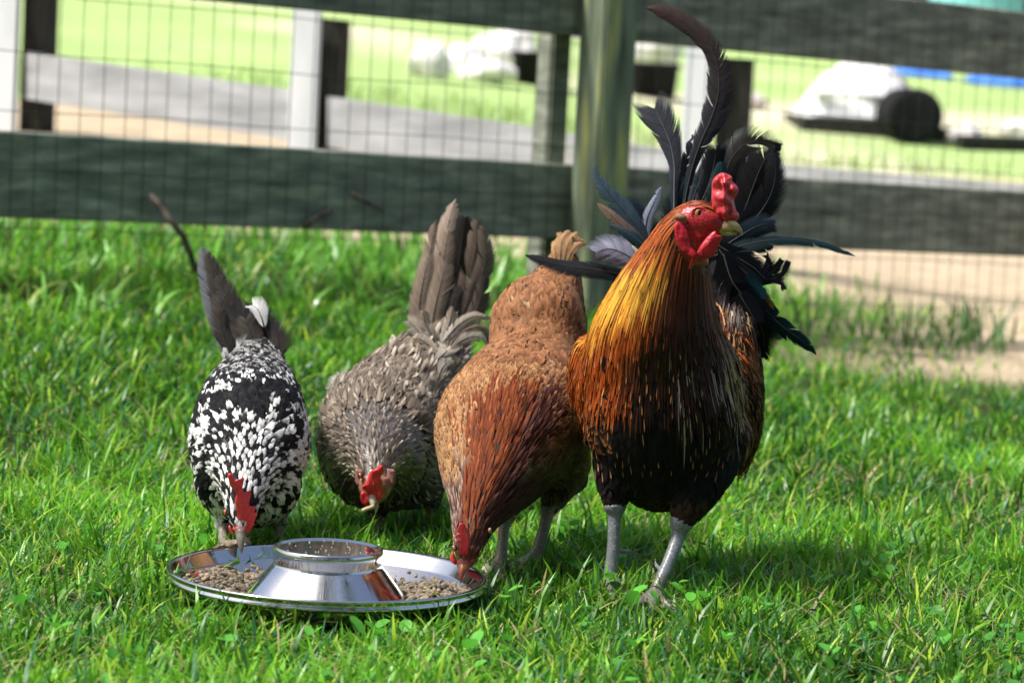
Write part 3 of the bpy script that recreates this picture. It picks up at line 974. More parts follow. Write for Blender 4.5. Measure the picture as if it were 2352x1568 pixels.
def feather_mat(name, rough=.6, spec=.3, streak=.35, transl=.0, sheen=0.0, bump=.35, tint=None):
    m, nt, b = mat_new(name)
    at = nd(nt, 'ShaderNodeAttribute', attribute_name='col')
    uv = nd(nt, 'ShaderNodeUVMap'); sp = nd(nt, 'ShaderNodeSeparateXYZ')
    nt.links.new(uv.outputs[0], sp.inputs[0])
    a1 = nd(nt, 'ShaderNodeMath', operation='SUBTRACT'); a1.inputs[1].default_value = .5; nt.links.new(sp.outputs[0], a1.inputs[0])
    a2 = nd(nt, 'ShaderNodeMath', operation='ABSOLUTE'); nt.links.new(a1.outputs[0], a2.inputs[0])
    a3 = nd(nt, 'ShaderNodeMath', operation='MULTIPLY_ADD'); a3.inputs[1].default_value = -.9; nt.links.new(a2.outputs[0], a3.inputs[0]); nt.links.new(sp.outputs[1], a3.inputs[2])
    a4 = nd(nt, 'ShaderNodeMath', operation='MULTIPLY'); a4.inputs[1].default_value = 34; nt.links.new(a3.outputs[0], a4.inputs[0])
    a5 = nd(nt, 'ShaderNodeMath', operation='MULTIPLY'); a5.inputs[1].default_value = 3; nt.links.new(sp.outputs[0], a5.inputs[0])
    cb = nd(nt, 'ShaderNodeCombineXYZ'); nt.links.new(a5.outputs[0], cb.inputs[0]); nt.links.new(a4.outputs[0], cb.inputs[1])
    n = nd(nt, 'ShaderNodeTexNoise'); n.inputs['Scale'].default_value = 1.0; n.inputs['Detail'].default_value = 2
    nt.links.new(cb.outputs[0], n.inputs['Vector'])
    mr = nd(nt, 'ShaderNodeMapRange'); mr.inputs[1].default_value = .25; mr.inputs[2].default_value = .75; mr.inputs[3].default_value = 1 - streak; mr.inputs[4].default_value = 1 + streak
    nt.links.new(n.outputs['Fac'], mr.inputs[0])
    mx = nd(nt, 'ShaderNodeVectorMath', operation='SCALE'); nt.links.new(at.outputs['Color'], mx.inputs[0]); nt.links.new(mr.outputs[0], mx.inputs['Scale'])
    nt.links.new(mx.outputs[0], b.inputs['Base Color'])
    b.inputs['Roughness'].default_value = rough; b.inputs['Specular IOR Level'].default_value = spec
    if sheen:
        b.inputs['Sheen Weight'].default_value = sheen; b.inputs['Sheen Roughness'].default_value = .4
    if tint:
        b.inputs['Specular Tint'].default_value = (*tint, 1)
    if bump:
        bp = nd(nt, 'ShaderNodeBump'); bp.inputs['Strength'].default_value = bump; bp.inputs['Distance'].default_value = .0006
        nt.links.new(n.outputs['Fac'], bp.inputs['Height']); nt.links.new(bp.outputs[0], b.inputs['Normal'])
    if transl:
        t = nd(nt, 'ShaderNodeBsdfTranslucent'); nt.links.new(mx.outputs[0], t.inputs[0])
        ms = nd(nt, 'ShaderNodeMixShader'); ms.inputs[0].default_value = transl
        nt.links.new(b.outputs[0], ms.inputs[1]); nt.links.new(t.outputs[0], ms.inputs[2])
        nt.links.new(ms.outputs[0], nt.nodes['Material Output'].inputs[0])
    return m

def quill(root, ctrl, hw, mat, col, col2=None, edge=None, roll=0.0, tilt=.25, split=.5, name='tail_feather', barbs=None, camber=.25, label=None, shaft=(.05, .045, .04)):
    """one large feather: a shaft with rows of barbs. ctrl picture points (px, py, depth); hw half widths in px"""
    kk = ctrl[0][2] / FPX
    cw = catmull([list(P(*c)) for c in ctrl], 12)
    seg = np.linalg.norm(np.diff(cw, axis=0), axis=1); s_ = np.concatenate([[0], np.cumsum(seg)]); Ltot = s_[-1]
    hwx = np.linspace(0, 1, len(hw)); hwv = np.array(hw, float) * kk * 1.15
    n = barbs or int(max(60, Ltot / .0016))
    S = np.linspace(.02, 1.0, n)
    at = lambda s: np.stack([np.interp(s * Ltot, s_, cw[:, i]) for i in range(3)], -1)
    pos = at(S); tan = at(np.minimum(S + .01, 1)) - at(np.maximum(S - .01, 0)); tan /= np.linalg.norm(tan, axis=1, keepdims=True)
    nf0 = np.array([math.sin(roll), -math.cos(roll), tilt])
    nn = nf0 - tan * (tan @ nf0)[:, None]; nn /= np.linalg.norm(nn, axis=1, keepdims=True)
    sd = np.cross(tan, nn)
    h = np.interp(S, hwx, hwv)
    h = h * np.clip((1 - S) / .09, .0, 1) ** .5 + .0004
    V, F, Cc, UV, k = [], [], [], [], 0
    off = rng.integers(0, 400)
    for sg in (-1, 1):
        # clumps of barbs that stick together, with gaps between
        nc = max(4, int(n / rng.uniform(11, 17)))
        edges_ = np.sort(np.concatenate([[0], rng.random(nc - 1), [1]]))
        idx = np.clip(np.searchsorted(edges_, S) - 1, 0, nc - 1)
        cen = (edges_[idx] + edges_[idx + 1]) / 2
        gap = (rng.random(nc) ** 2)[idx] * split
        hl = (1 + rng.normal(0, .07, nc))[idx] * (1 + rng.normal(0, .025, n))
        th = np.interp(S, [0, .8, 1], [R(62), R(48), R(40)]) + (rng.normal(0, .09, nc) * split * 2)[idx]
        shift = (cen - S) * Ltot * gap * .75
        Lb = h * hl / np.sin(th)
        ds = Ltot / n
        for j, f in enumerate((0, .35, .7, 1.0)):
            ang = th * (1 - .25 * f)
            c = pos + sd * sg * (np.sin(ang) * Lb * f)[:, None] + tan * (np.cos(ang) * Lb * f + shift * f ** 1.5)[:, None] - nn * (camber * h * f ** 2)[:, None]
            wd_ = ds * (1.25, 1.2, 1.0, .35)[j]
            V.append(np.stack([c - tan * wd_ * .5 + nn * .0002, c + tan * wd_ * .62], 1))
        k += 1
    V = np.stack(V).reshape(2, 4, n, 2, 3)
    # vertex order: side, row, barb, edge
    idx = np.arange(2 * 4 * n * 2).reshape(2, 4, n, 2)
    F = np.stack([idx[:, :-1, :, 0], idx[:, :-1, :, 1], idx[:, 1:, :, 1], idx[:, 1:, :, 0]], -1).reshape(-1, 4)
    c1 = np.array(col, float); c2 = np.array(col2 if col2 is not None else col, float)
    colr = (c1[None] + (c2 - c1)[None] * S[:, None]) * np.clip(1 + rng.normal(0, .12, n), .6, 1.5)[:, None]
    C4 = np.repeat(np.repeat(colr[None, None, :, None, :], 2, 0), 4, 1); C4 = np.repeat(C4, 2, 3).copy()
    if edge is not None:
        e = np.array(edge)[None]
        for sg_i, amt in ((0, edge_side[0]), (1, edge_side[1])):
            for j, f in ((2, .55), (3, 1.0)):
                C4[sg_i, j] = C4[sg_i, j] * (1 - f * amt) + e * f * amt
    uvs = np.zeros((2, 4, n, 2, 2)); uvs[..., 0] = np.array([.5, .65, .85, 1])[None, :, None, None]; uvs[..., 1] = (S * Ltot / .03)[None, None, :, None] + off
    V = V.reshape(-1, 3); Cc = C4.reshape(-1, 3); UV = uvs.reshape(-1, 2)
    # shaft
    m = 24; ss = np.linspace(0, .98, m); cp = at(ss); ti = np.linspace(0, 1, m)
    tt = np.stack([np.interp(ss, S, tan[:, i]) for i in range(3)], -1); n2 = np.stack([np.interp(ss, S, nn[:, i]) for i in range(3)], -1); s2 = np.cross(tt, n2)
    r = .0013 * (1 - .8 * ti)[:, None]
    ring = np.stack([cp + n2 * r, cp + s2 * r, cp - n2 * r, cp - s2 * r], 1).reshape(-1, 3)
    b0 = len(V)
    fs = []
    for i in range(m - 1):
        for q in range(4):
            fs.append((b0 + i * 4 + q, b0 + i * 4 + (q + 1) % 4, b0 + (i + 1) * 4 + (q + 1) % 4, b0 + (i + 1) * 4 + q))
    V = np.vstack([V, ring]); F = np.vstack([F, np.array(fs)]); Cc = np.vstack([Cc, np.repeat(np.array(shaft)[None], len(ring), 0)]); UV = np.vstack([UV, np.full((len(ring), 2), .5)])
    o = mesh_np(name, V, F, mat, root, UV, Cc)
    if label: o['label'] = label
    return o
edge_side = (1, 1)

def pillow(name, root, mat, outline, spine, Y, thick, fold=.0, seed=0, label=None, slope=0.0, bumpy=.12, m=7):
    """fleshy lobe: outline and spine in picture px at depth Y, swelling by thick (m) on both faces"""
    O = np.array(outline, float)
    # round and densify the outline
    D = catmull(np.vstack([O, O[:1]]), 5)[:-1]
    Sp = catmull(np.array(spine, float), 8) if len(spine) > 1 else np.array(spine, float)
    near = Sp[np.argmin(np.linalg.norm(D[:, None] - Sp[None], axis=2), 1)]
    n = len(D)
    y0 = O[:, 1].mean()
    V, F = [], []
    for face in (-1, 1):
        for j in range(m + 1):
            s = math.cos(j / m * math.pi / 2)
            q = near + (D - near) * s
            for (x, y) in q:
                nz = noise.noise(Vector((x * .035, y * .035, seed + face * .7)))
                nz2 = noise.noise(Vector((x * .085, y * .045, seed + 5)))
                dy = face * thick * math.sqrt(max(0, 1 - s * s)) * (1 + bumpy * 3 * nz2) + fold * nz
                V.append(P(x, y, Y + slope * (y - y0) + dy))
    for f in range(2):
        for j in range(m):
            for i in range(n):
                a = f * (m + 1) * n + j * n + i; b = f * (m + 1) * n + j * n + (i + 1) % n
                F.append((a, b, b + n, a + n) if f == 0 else (a, a + n, b + n, b))
    # stitch the two rims
    for i in range(n):
        a, b = i, (i + 1) % n; c = (m + 1) * n
        F.append((a, c + a, c + b, b))
    o = mesh_np(name, [list(v) for v in V], F, mat, root)
    if label: o['label'] = label
    return o

def flesh_mat(name, c1, c2, rough=.38, scale=260, bump=.5, sss=.25):
    m = noise_mat(name, c1, c2, scale=scale, rough=rough, bump=bump, spec=.5, dist=.0012, lo=.3, hi=.7)
    b = m.node_tree.nodes['Principled BSDF']
    b.inputs['Subsurface Weight'].default_value = sss
    b.inputs['Subsurface Radius'].default_value = (.006, .0015, .001)
    b.inputs['Subsurface Scale'].default_value = .6
    return m

def skin_mat(name):
    m, nt, b = mat_new(name)
    at = nd(nt, 'ShaderNodeAttribute', attribute_name='col')
    tc = nd(nt, 'ShaderNodeTexCoord')
    vo = nd(nt, 'ShaderNodeTexVoronoi', feature='DISTANCE_TO_EDGE'); vo.inputs['Scale'].default_value = 240
    mp = nd(nt, 'ShaderNodeMapping'); mp.inputs['Scale'].default_value = (.8, .8, 1.25)
    nt.links.new(tc.outputs['Object'], mp.inputs[0]); nt.links.new(mp.outputs[0], vo.inputs['Vector'])
    mr = nd(nt, 'ShaderNodeMapRange'); mr.inputs[1].default_value = 0; mr.inputs[2].default_value = .25; mr.inputs[3].default_value = .6; mr.inputs[4].default_value = 1.12
    nt.links.new(vo.outputs['Distance'], mr.inputs[0])
    mx = nd(nt, 'ShaderNodeVectorMath', operation='SCALE'); nt.links.new(at.outputs['Color'], mx.inputs[0]); nt.links.new(mr.outputs[0], mx.inputs['Scale'])
    nt.links.new(mx.outputs[0], b.inputs['Base Color'])
    b.inputs['Roughness'].default_value = .34
    bp = nd(nt, 'ShaderNodeBump'); bp.inputs['Strength'].default_value = .3; bp.inputs['Distance'].default_value = .001
    nt.links.new(mr.outputs[0], bp.inputs['Height']); nt.links.new(bp.outputs[0], b.inputs['Normal'])
    return m
skin_m = skin_mat('bird_skin')
comb_m = flesh_mat('red_comb', (.50, .012, .020), (.68, .045, .05))
comb_pale = flesh_mat('rooster_comb', (.42, .008, .018), (.66, .06, .075), rough=.36, scale=180, bump=.8)
wattle_m = flesh_mat('wattle', (.36, .006, .018), (.50, .015, .03), rough=.36, bump=.8)

def near_chain(chs, grow=1.5):
    p = np.concatenate([c.p for c in chs]); r = np.concatenate([(c.a + c.b) / 2 for c in chs])
    return lambda v: bool((np.linalg.norm(p - v, axis=1) < r * grow + .0015).any())

def make_body(root, chains, colour, bare, voxel=.0032, inset=.0045):
    """bare(v, px, py) -> True where the skin shows (head, legs); elsewhere the skin lies under the plumage"""
    me = fuse(chains, voxel, 4)
    V, T, N = mesh_arrays(me)
    pj = [project(v) for v in V]
    col = np.array([colour(v, *q) for v, q in zip(V, pj)])
    b = np.array([bare(v, *q) for v, q in zip(V, pj)])
    V = V - N * (inset * (~b))[:, None]
    bpy.data.meshes.remove(me)
    return mesh_np('body', V, T, skin_m, root, col=col)

def foot(px, py, Y, heading, size=1.0, spread=.6, z_tip=.007, back=True, zj=None):
    """toes as chains starting at the ankle joint (picture point at depth Y)"""
    c = P(px, py, Y)
    out = []
    angs = [(-spread, .055), (0, .066), (spread, .055)] + ([(math.pi * .93, .026)] if back else [])
    for a, L in angs:
        h = heading + a
        d = Vector((math.sin(h), -math.cos(h), 0))
        pts = []
        for t, r in ((0, .0068), (.3, .0058), (.65, .005), (1, .0032)):
            q = c + d * (L * size * t)
            q.z = c.z + (z_tip - c.z) * min(1, t * 1.7) + (.004 * math.sin(t * math.pi))
            u, v = project(q)
            pts.append((u, v, q.y, r * size * FPX / q.y))
        out.append(Chain(pts, 4))
    return out

eye_m = None
def eye(root, px, py, Y, r, out, iris=(.40, .13, .02)):
    global eye_m
    if eye_m is None:
        eye_m, nt, b = mat_new('eye')
        at = nd(nt, 'ShaderNodeAttribute', attribute_name='col')
        nt.links.new(at.outputs['Color'], b.inputs['Base Color']); b.inputs['Roughness'].default_value = .05; b.inputs['Coat Weight'].default_value = .6
    c = P(px, py, Y)
    bm = bmesh.new(); bmesh.ops.create_uvsphere(bm, u_segments=28, v_segments=28, radius=1)
    V = np.array([v.co for v in bm.verts]); z = V[:, 2].copy()
    M3 = np.array(Vector(out).to_track_quat('Z', 'Y').to_matrix())
    F = []
    for f in bm.faces:
        q = [v.index for v in f.verts]
        F.append(q if len(q) == 4 else q + [q[-1]])
    tri = []
    for q in F:
        tri.append(q[:3])
        if q[3] != q[2]: tri.append([q[0], q[2], q[3]])
    bm.free()
    col = np.where((z > .90)[:, None], np.array([.004, .004, .004]), np.where((z > .62)[:, None], np.array(iris), np.array([.03, .012, .008])))
    return mesh_np('eye', V @ M3.T * r + np.array(c), tri, eye_m, root, col=col)

def beak(root, upper, lower, mat):
    bm = bmesh.new()
    Chain(upper, 6).shell(bm, 14)
    if lower: Chain(lower, 6).shell(bm, 12)
    return bm_obj('beak', bm, mat, root)

def mapc(x0, y0, k):
    """crop coordinates -> picture px"""
    return lambda pts: [(x0 + a * k, y0 + b * k) + tuple(r) for a, b, *r in pts]

def mixc(a, b, t):
    a = np.array(a, float); return a + (np.array(b, float) - a) * float(np.clip(t, 0, 1))

# ------------------------------------------------------------------ rooster
horn = noise_mat('horn_beak', (.20, .16, .08), (.58, .45, .16), scale=60, rough=.3, spec=.5, bump=.1, stretch=(1, 1, 2.5))
f_hackle = feather_mat('hackle_feather', rough=.42, spec=.28, streak=.25, transl=.12, bump=.2)
f_black = feather_mat('black_feather', rough=.55, spec=.04, streak=.4)
f_tail = feather_mat('tail_feather', rough=.36, spec=.09, streak=.4, transl=.03, tint=(.75, .9, 1.0))
f_soft = feather_mat('soft_feather', rough=.7, spec=.2, streak=.3, transl=.1, sheen=.15)

def rooster():
    root = empty('rooster', (P(1470, 1350, 3.45).x, 3.45, 0.0), 'tall rooster with golden orange neck and black sickle tail looking right', 'rooster', 'chickens at the feeder')
    main = Chain([(1660, 522, 3.388, 22, 24), (1630, 510, 3.392, 40, 45), (1592, 508, 3.400, 47, 53), (1563, 540, 3.412, 62, 62), (1545, 605, 3.425, 92, 84), (1524, 685, 3.44, 126, 112),
                  (1510, 775, 3.455, 160, 138), (1514, 865, 3.485, 190, 165), (1520, 930, 3.54, 196, 190), (1540, 900, 3.63, 180, 180), (1590, 770, 3.72, 125, 120), (1635, 650, 3.76, 80, 75), (1650, 580, 3.78, 45, 40)], 8)
    breast = Chain([(1516, 860, 3.47, 165, 150), (1518, 960, 3.475, 180, 150), (1520, 1040, 3.50, 158, 135), (1516, 1085, 3.54, 110, 100)], 8)
    th1 = Chain([(1446, 990, 3.50, 90, 88), (1428, 1075, 3.475, 68, 64), (1415, 1130, 3.465, 45, 42), (1412, 1165, 3.46, 27, 26)], 8)
    th2 = Chain([(1632, 1000, 3.51, 100, 95), (1606, 1095, 3.47, 74, 70), (1580, 1160, 3.45, 50, 46), (1563, 1205, 3.44, 27, 26)], 8)
    wing = Chain([(1352, 800, 3.50, 36, 40), (1342, 880, 3.53, 40, 55), (1360, 970, 3.60, 40, 60)], 6)
    wing2 = Chain([(1650, 640, 3.68, 40, 50), (1678, 700, 3.62, 44, 56), (1695, 770, 3.575, 42, 58), (1704, 880, 3.57, 46, 66), (1698, 985, 3.57, 46, 64), (1684, 1058, 3.57, 36, 46)], 6)
    sh1 = Chain([(1413, 1150, 3.463, 18), (1412, 1180, 3.46, 17), (1409, 1250, 3.455, 15.5), (1402, 1322, 3.45, 17)], 6)
    sh2 = Chain([(1566, 1195, 3.443, 18), (1560, 1225, 3.44, 17), (1536, 1290, 3.42, 15.5), (1506, 1358, 3.40, 17)], 6)
    sp1 = Chain([(1412, 1262, 3.458, 8), (1442, 1267, 3.475, 7), (1474, 1273, 3.48, 3)], 4)
    sp2 = Chain([(1524, 1310, 3.42, 8), (1508, 1298, 3.44, 6), (1505, 1276, 3.445, 2.5)], 4)
    chin = Chain([(1606, 535, 3.395, 38, 38), (1616, 562, 3.398, 30, 30), (1612, 582, 3.405, 18, 18)], 6)
    torso = [main, breast, th1, th2, wing, wing2, chin]
    feet = foot(1402, 1325, 3.45, .05, 1.1) + foot(1505, 1360, 3.40, -.1, 1.1)

    legs = near_chain([sh1, sh2, sp1, sp2] + feet)
    face = lambda px, py: ((px - 1618) / 70) ** 2 + ((py - 533) / 78) ** 2 < 1 and px > 1553 and py > 472 + max(0, px - 1600) * .45 + max(0, 1575 - px) * .3
    def bodycol(v, px, py):
        if py > 1150 and legs(v): return (.20, .215, .235) if py < 1318 else (.15, .14, .12)
        if face(px, py) and v[1] < 3.415: return (.40, .020, .030)
        return (.10, .035, .010) if py < 840 else (.010, .008, .007)
    make_body(root, torso + [sh1, sh2, sp1, sp2] + feet, bodycol, lambda v, px, py: (face(px, py) and v[1] < 3.415) or (py > 1150 and legs(v)))
    skin = Skin(torso, [main, breast, th1, th2, wing2])

    # --- breast, belly, thighs, wings: black with orange-brown streaks
    def spec_b(p, n, px, py):
        if py < 640 and not (p[1] > 3.60 and py > 540): return None
        if py < 790 and p[1] < 3.60 and 1335 < px < 1648: return None
        if py > (1178 if px < 1480 else 1222): return None
        lace = 0
        c = np.array([.010, .009, .009]); tip = c * 1.0
        s = dict(L=.030 * rng.uniform(.85, 1.2), W=.019, lift=.07, jit=.1, t0=.75, t1=1.0)
        if px < 1400 and 760 < py < 1010 and n[0] < -.1:
            tip = np.array([.42, .17, .05]) * rng.uniform(.3, 1.1); s.update(t0=.72, t1=1.15, edge=.25, L=.024, W=.017)
        elif py < 1010 and px > 1640 and rng.random() < .5:
            tip = np.array([.05, .035, .02])
        if py > 1080:
            s.update(L=.018, W=.010, jag=.12, lift=.1); c = np.array([.016, .012, .010]) if px < 1520 else c
            if py > 1140: c = np.array([.035, .020, .013])
        s.update(base=c, tip=tip)
        return s
    feathers('breast_plumage', root, f_black, skin, .0075, spec_b)
    def spec_k(p, n, px, py):      # the fine pale shafts that show on the black breast
        if not (800 < py < 1085) or rng.random() < (.35 if px < 1480 else .6): return None
        c = np.array([.30, .15, .06]) * rng.uniform(.6, 2.0) * (1.5 if px < 1420 else 1.0)
        return dict(L=rng.uniform(.008, .018), W=.0016, base=c * .3, tip=c, t0=.1, t1=.6, lift=.02, jit=.12)
    feathers('breast_shafts', root, f_black, skin, .0105, spec_k, K=3, C=3, pointed=True, sink=-.0035)['kind'] = 'stuff'

    # --- hackle: long narrow feathers from the head down over the shoulders
    brown = np.array([.40, .090, .010]); gold = np.array([.72, .37, .035]); red = np.array([.36, .066, .007]); dark = np.array([.030, .007, .004]); straw = np.array([.58, .38, .17])
    maroon = np.array([.085, .017, .007]); blackish = np.array([.012, .008, .007])
    def hackle_colour(px, py):
        gl = py - (785 - .545 * (px - 1331))
        c = brown + (gold - brown) * float(sm(598, 655, py))
        c = c + (red - c) * float(sm(-25, 45, gl))
        c = c + (blackish - c) * float(sm(70, 150, gl) * sm(1400, 1480, px))
        core = np.array(dark) + (maroon - dark) * float(1 - sm(680, 780, py))
        side = core + (np.array([.20, .052, .012]) - core) * float(sm(1628, 1656, px) * (1 - sm(760, 840, py)))
        side = side + (straw - side) * float(sm(1658, 1680, px + (py - 700) * -.12) * .75)
        top = np.array([.30, .062, .010])
        side = top + (side - top) * float(sm(575, 640, py))
        return c + (side - c) * float(sm(1488, 1562, px - (620 - py) * .25))
    def spec_h(p, n, px, py):
        if py > 850 - abs(rng.normal(0, 55)) or p[1] > 3.62 or (face(px, py) and p[1] < 3.415) or px > 1668 and py < 560: return None
        L = np.interp(py, [470, 540, 620, 720, 840], [.018, .042, .080, .100, .090]) * rng.uniform(.8, 1.2)
        jx, jy = rng.normal(0, 16), rng.normal(0, 20)
        tone = rng.uniform(.75, 1.25) if rng.random() > .12 else rng.uniform(.25, .5)
        W = np.interp(py, [470, 560, 680, 840], [.0024, .0032, .0042, .0050]) * rng.uniform(.8, 1.2)
        f = lambda a, b: hackle_colour(a + jx, b + jy)
        if n[1] > .3: f = lambda a, b: brown
        if px > 1540 and py > 690:
            L *= rng.uniform(1.0, 1.45)
            if rng.random() < .22:      # loose pale strands over the right breast
                pale = np.array([.50, .42, .40]) * rng.uniform(.5, 1.1)
                g0 = f
                f = lambda a, b: g0(a, b) + (pale - g0(a, b)) * float(sm(790, 880, b))
                W *= .7
        return dict(L=L, W=W, base=brown, field=f, tone=tone, lift=.035, jit=.04, twist=.25, camber=.3, free=.85, droop=.05)
    skin.down = .25
    feathers('hackle', root, f_hackle, skin, .0033, spec_h, K=7, C=3, pointed=True)

    # --- saddle feathers hanging at the right flank
    def spec_s(p, n, px, py):
        if not (px > 1635 and 590 < py < 930 and n[0] > -.2): return None
        if p[1] < 3.47: return None
        c = mixc([.36, .10, .015], [.55, .22, .04], rng.random() ** 2); tip = mixc([.22, .05, .01], [.45, .28, .12], rng.random() ** 2)
        c, tip = c * .7, tip * .8
        if rng.random() < (.95 if py < 690 else .45): c, tip = np.array([.010, .007, .006]), np.array([.03, .012, .007])
        return dict(L=rng.uniform(.07, .12), W=.0050, base=c, tip=tip, lift=.05, jit=.06, twist=.3, free=.8, droop=.12)
    skin.down = .9
    feathers('saddle_feathers', root, f_hackle, skin, .0034, spec_s, K=8, C=3, pointed=True)
    skin.down = .12

    # --- tail
    g = mapc(1176, 0, .54)
    def q(pts, hw, Yb, Yt, **kw):
        pts = g(pts); m = len(pts) - 1
        return quill(root, [(a, b, Yb + (Yt - Yb) * i / m) for i, (a, b) in enumerate(pts)], [w * .54 * (1.3 if 'wide' in kw else 1.08) for w in hw], f_tail, **{k_: v_ for k_, v_ in kw.items() if k_ != 'wide'})
    blk = (.0035, .004, .005); blu = (.014, .024, .036); teal = (.004, .022, .027); gry = (.060, .062, .075); brn = (.045, .028, .022)
    q([(735, 930), (735, 860), (765, 720), (805, 600), (852, 495), (880, 385), (872, 275), (825, 175), (745, 100), (650, 52), (568, 34)], [8, 12, 22, 42, 60, 56, 48, 44, 42, 34, 8], 3.73, 3.78, col=blu, col2=brn, split=.25)
    q([(690, 930), (690, 800), (690, 700), (672, 610), (640, 530), (606, 462)], [10, 14, 26, 56, 84, 66], 3.74, 3.76, col=(.03, .04, .05), col2=gry, split=.12, shaft=(.16, .16, .18))
    q([(715, 930), (725, 800), (740, 680), (768, 575)], [5, 14, 22, 6], 3.75, 3.77, col=blk, col2=gry, split=1.0)
    q([(745, 930), (790, 790), (835, 690), (885, 610)], [8, 24, 24, 5], 3.72, 3.75, col=blu, col2=blk, split=1.0)
    q([(770, 930), (820, 830), (850, 740), (868, 648)], [20, 44, 50, 34], 3.71, 3.73, col=blk, col2=blk, split=.5, wide=1)
    q([(800, 950), (850, 850), (880, 770), (892, 690)], [20, 34, 30, 10], 3.70, 3.72, col=blk, col2=teal, split=.7, wide=1)
    q([(900, 960), (905, 800), (925, 690), (985, 618), (1050, 600), (1110, 622), (1144, 632)], [20, 30, 44, 54, 48, 36, 10], 3.72, 3.74, col=blk, col2=(.02, .017, .014), split=.6, roll=-.3, wide=1)
    q([(900, 1060), (985, 900), (1035, 770), (1075, 680), (1120, 632)], [30, 60, 66, 60, 20], 3.70, 3.73, col=blk, col2=(.018, .017, .016), split=.4, roll=.2, wide=1)
    q([(900, 1080), (1010, 960), (1090, 850), (1120, 750), (1118, 655)], [30, 52, 50, 46, 20], 3.69, 3.72, col=blk, col2=(.02, .02, .021), split=.4, roll=.5, wide=1)
    q([(890, 1060), (960, 1010), (1050, 960), (1115, 955)], [30, 42, 40, 14], 3.67, 3.68, col=blk, col2=blu, split=.3, wide=1)
    q([(840, 1080), (900, 940), (950, 800), (1000, 690)], [40, 60, 60, 30], 3.735, 3.75, col=blk, col2=blk, split=.3)
    q([(860, 1080), (960, 980), (1040, 860), (1100, 740)], [40, 60, 60, 30], 3.725, 3.745, col=blk, col2=blk, split=.3)
    q([(800, 1060), (840, 920), (860, 800), (900, 720)], [40, 50, 46, 20], 3.73, 3.74, col=blk, col2=blu, split=.4)
    q([(700, 1060), (690, 900), (720, 800), (760, 740)], [40, 50, 40, 14], 3.74, 3.75, col=blk, col2=blu, split=.5)
    q([(620, 1080), (580, 980), (520, 900), (480, 860)], [40, 54, 44, 14], 3.73, 3.74, col=blk, col2=blu, split=.4)
    q([(860, 1090), (980, 1045), (1090, 1022), (1200, 1020), (1320, 1038), (1400, 1066), (1458, 1088)], [40, 46, 36, 24, 24, 18, 5], 3.66, 3.66, col=blk, col2=teal, split=.35, tilt=1.2)
    q([(880, 1080), (960, 1060), (1040, 1050), (1110, 1052)], [36, 40, 30, 6], 3.655, 3.66, col=teal, col2=blk, split=.35, tilt=.8)
    for pts, hw in (([(1000, 1215), (1065, 1170), (1095, 1120), (1082, 1086)], [14, 26, 28, 14]), ([(1010, 1225), (1080, 1175), (1125, 1140), (1148, 1106)], [12, 20, 22, 10]),
                    ([(1010, 1225), (1090, 1190), (1145, 1170), (1176, 1112)], [10, 18, 22, 8]), ([(1030, 1215), (1095, 1190), (1140, 1195), (1158, 1230)], [10, 18, 20, 8])):
        q(pts, hw, 3.68, 3.67, col=blk, col2=(.03, .032, .045), split=.2)
    q([(900, 1110), (985, 1195), (1055, 1285), (1120, 1362), (1190, 1418), (1248, 1460), (1292, 1508)], [40, 58, 50, 44, 34, 24, 8], 3.60, 3.62, col=blk, col2=teal, split=.55)
    q([(930, 1160), (1010, 1255), (1080, 1330), (1130, 1380), (1168, 1445)], [40, 44, 34, 26, 6], 3.62, 3.64, col=teal, col2=blk, split=.5)
    q([(1010, 1300), (1060, 1350), (1100, 1400), (1150, 1440)], [22, 30, 26, 6], 3.63, 3.65, col=(.06, .06, .06), col2=(.18, .18, .17), split=.6)
    q([(960, 1130), (1030, 1200), (1080, 1260), (1112, 1315)], [12, 16, 12, 4], 3.59, 3.60, col=blk, col2=(.36, .17, .04), split=.5)
    q([(935, 1200), (1020, 1310), (1068, 1420), (1070, 1520)], [60, 70, 60, 20], 3.57, 3.58, col=blk, col2=blk, split=.3)
    q([(900, 1080), (930, 1180), (985, 1280), (1040, 1370)], [60, 76, 60, 24], 3.585, 3.56, col=blk, col2=blk, split=.3)
    q([(880, 1060), (930, 1130), (1000, 1210), (1060, 1270)], [50, 64, 56, 20], 3.60, 3.58, col=blk, col2=teal, split=.4)
    q([(870, 1040), (950, 1090), (1030, 1140), (1080, 1190)], [40, 56, 50, 20], 3.63, 3.62, col=blk, col2=blk, split=.4)
    q([(600, 1060), (530, 960), (470, 890), (410, 820), (372, 765), (350, 714)], [20, 38, 48, 34, 22, 6], 3.70, 3.72, col=blu, col2=(.05, .085, .11), split=.6)
    q([(600, 1090), (520, 1010), (450, 945), (405, 900), (366, 868)], [20, 30, 28, 20, 5], 3.69, 3.71, col=blu, col2=(.16, .10, .07), split=.6)
    q([(590, 1070), (520, 1010), (465, 980), (415, 958)], [14, 26, 18, 5], 3.685, 3.70, col=teal, col2=blu, split=.5)
    q([(560, 1040), (575, 930), (605, 860), (634, 796)], [22, 26, 22, 4], 3.72, 3.74, col=(.22, .24, .30), col2=(.16, .20, .26), split=.4)
    q([(520, 1180), (430, 1160), (330, 1142), (220, 1128), (120, 1102), (58, 1086)], [36, 44, 52, 46, 28, 6], 3.66, 3.66, col=blk, col2=(.016, .016, .018), split=.12, tilt=.9)
    q([(540, 1120), (470, 1075), (410, 1058), (358, 1072)], [50, 66, 60, 26], 3.64, 3.655, col=(.11, .11, .155), col2=(.17, .17, .23), split=.08, camber=.6)

    # --- head furniture
    h = mapc(1458.3, 376.3, .18)
    hc = lambda pts: h([(1150 + (a - 1150) * 1.16, 460 + (b - 460) * 1.06) for a, b in pts])
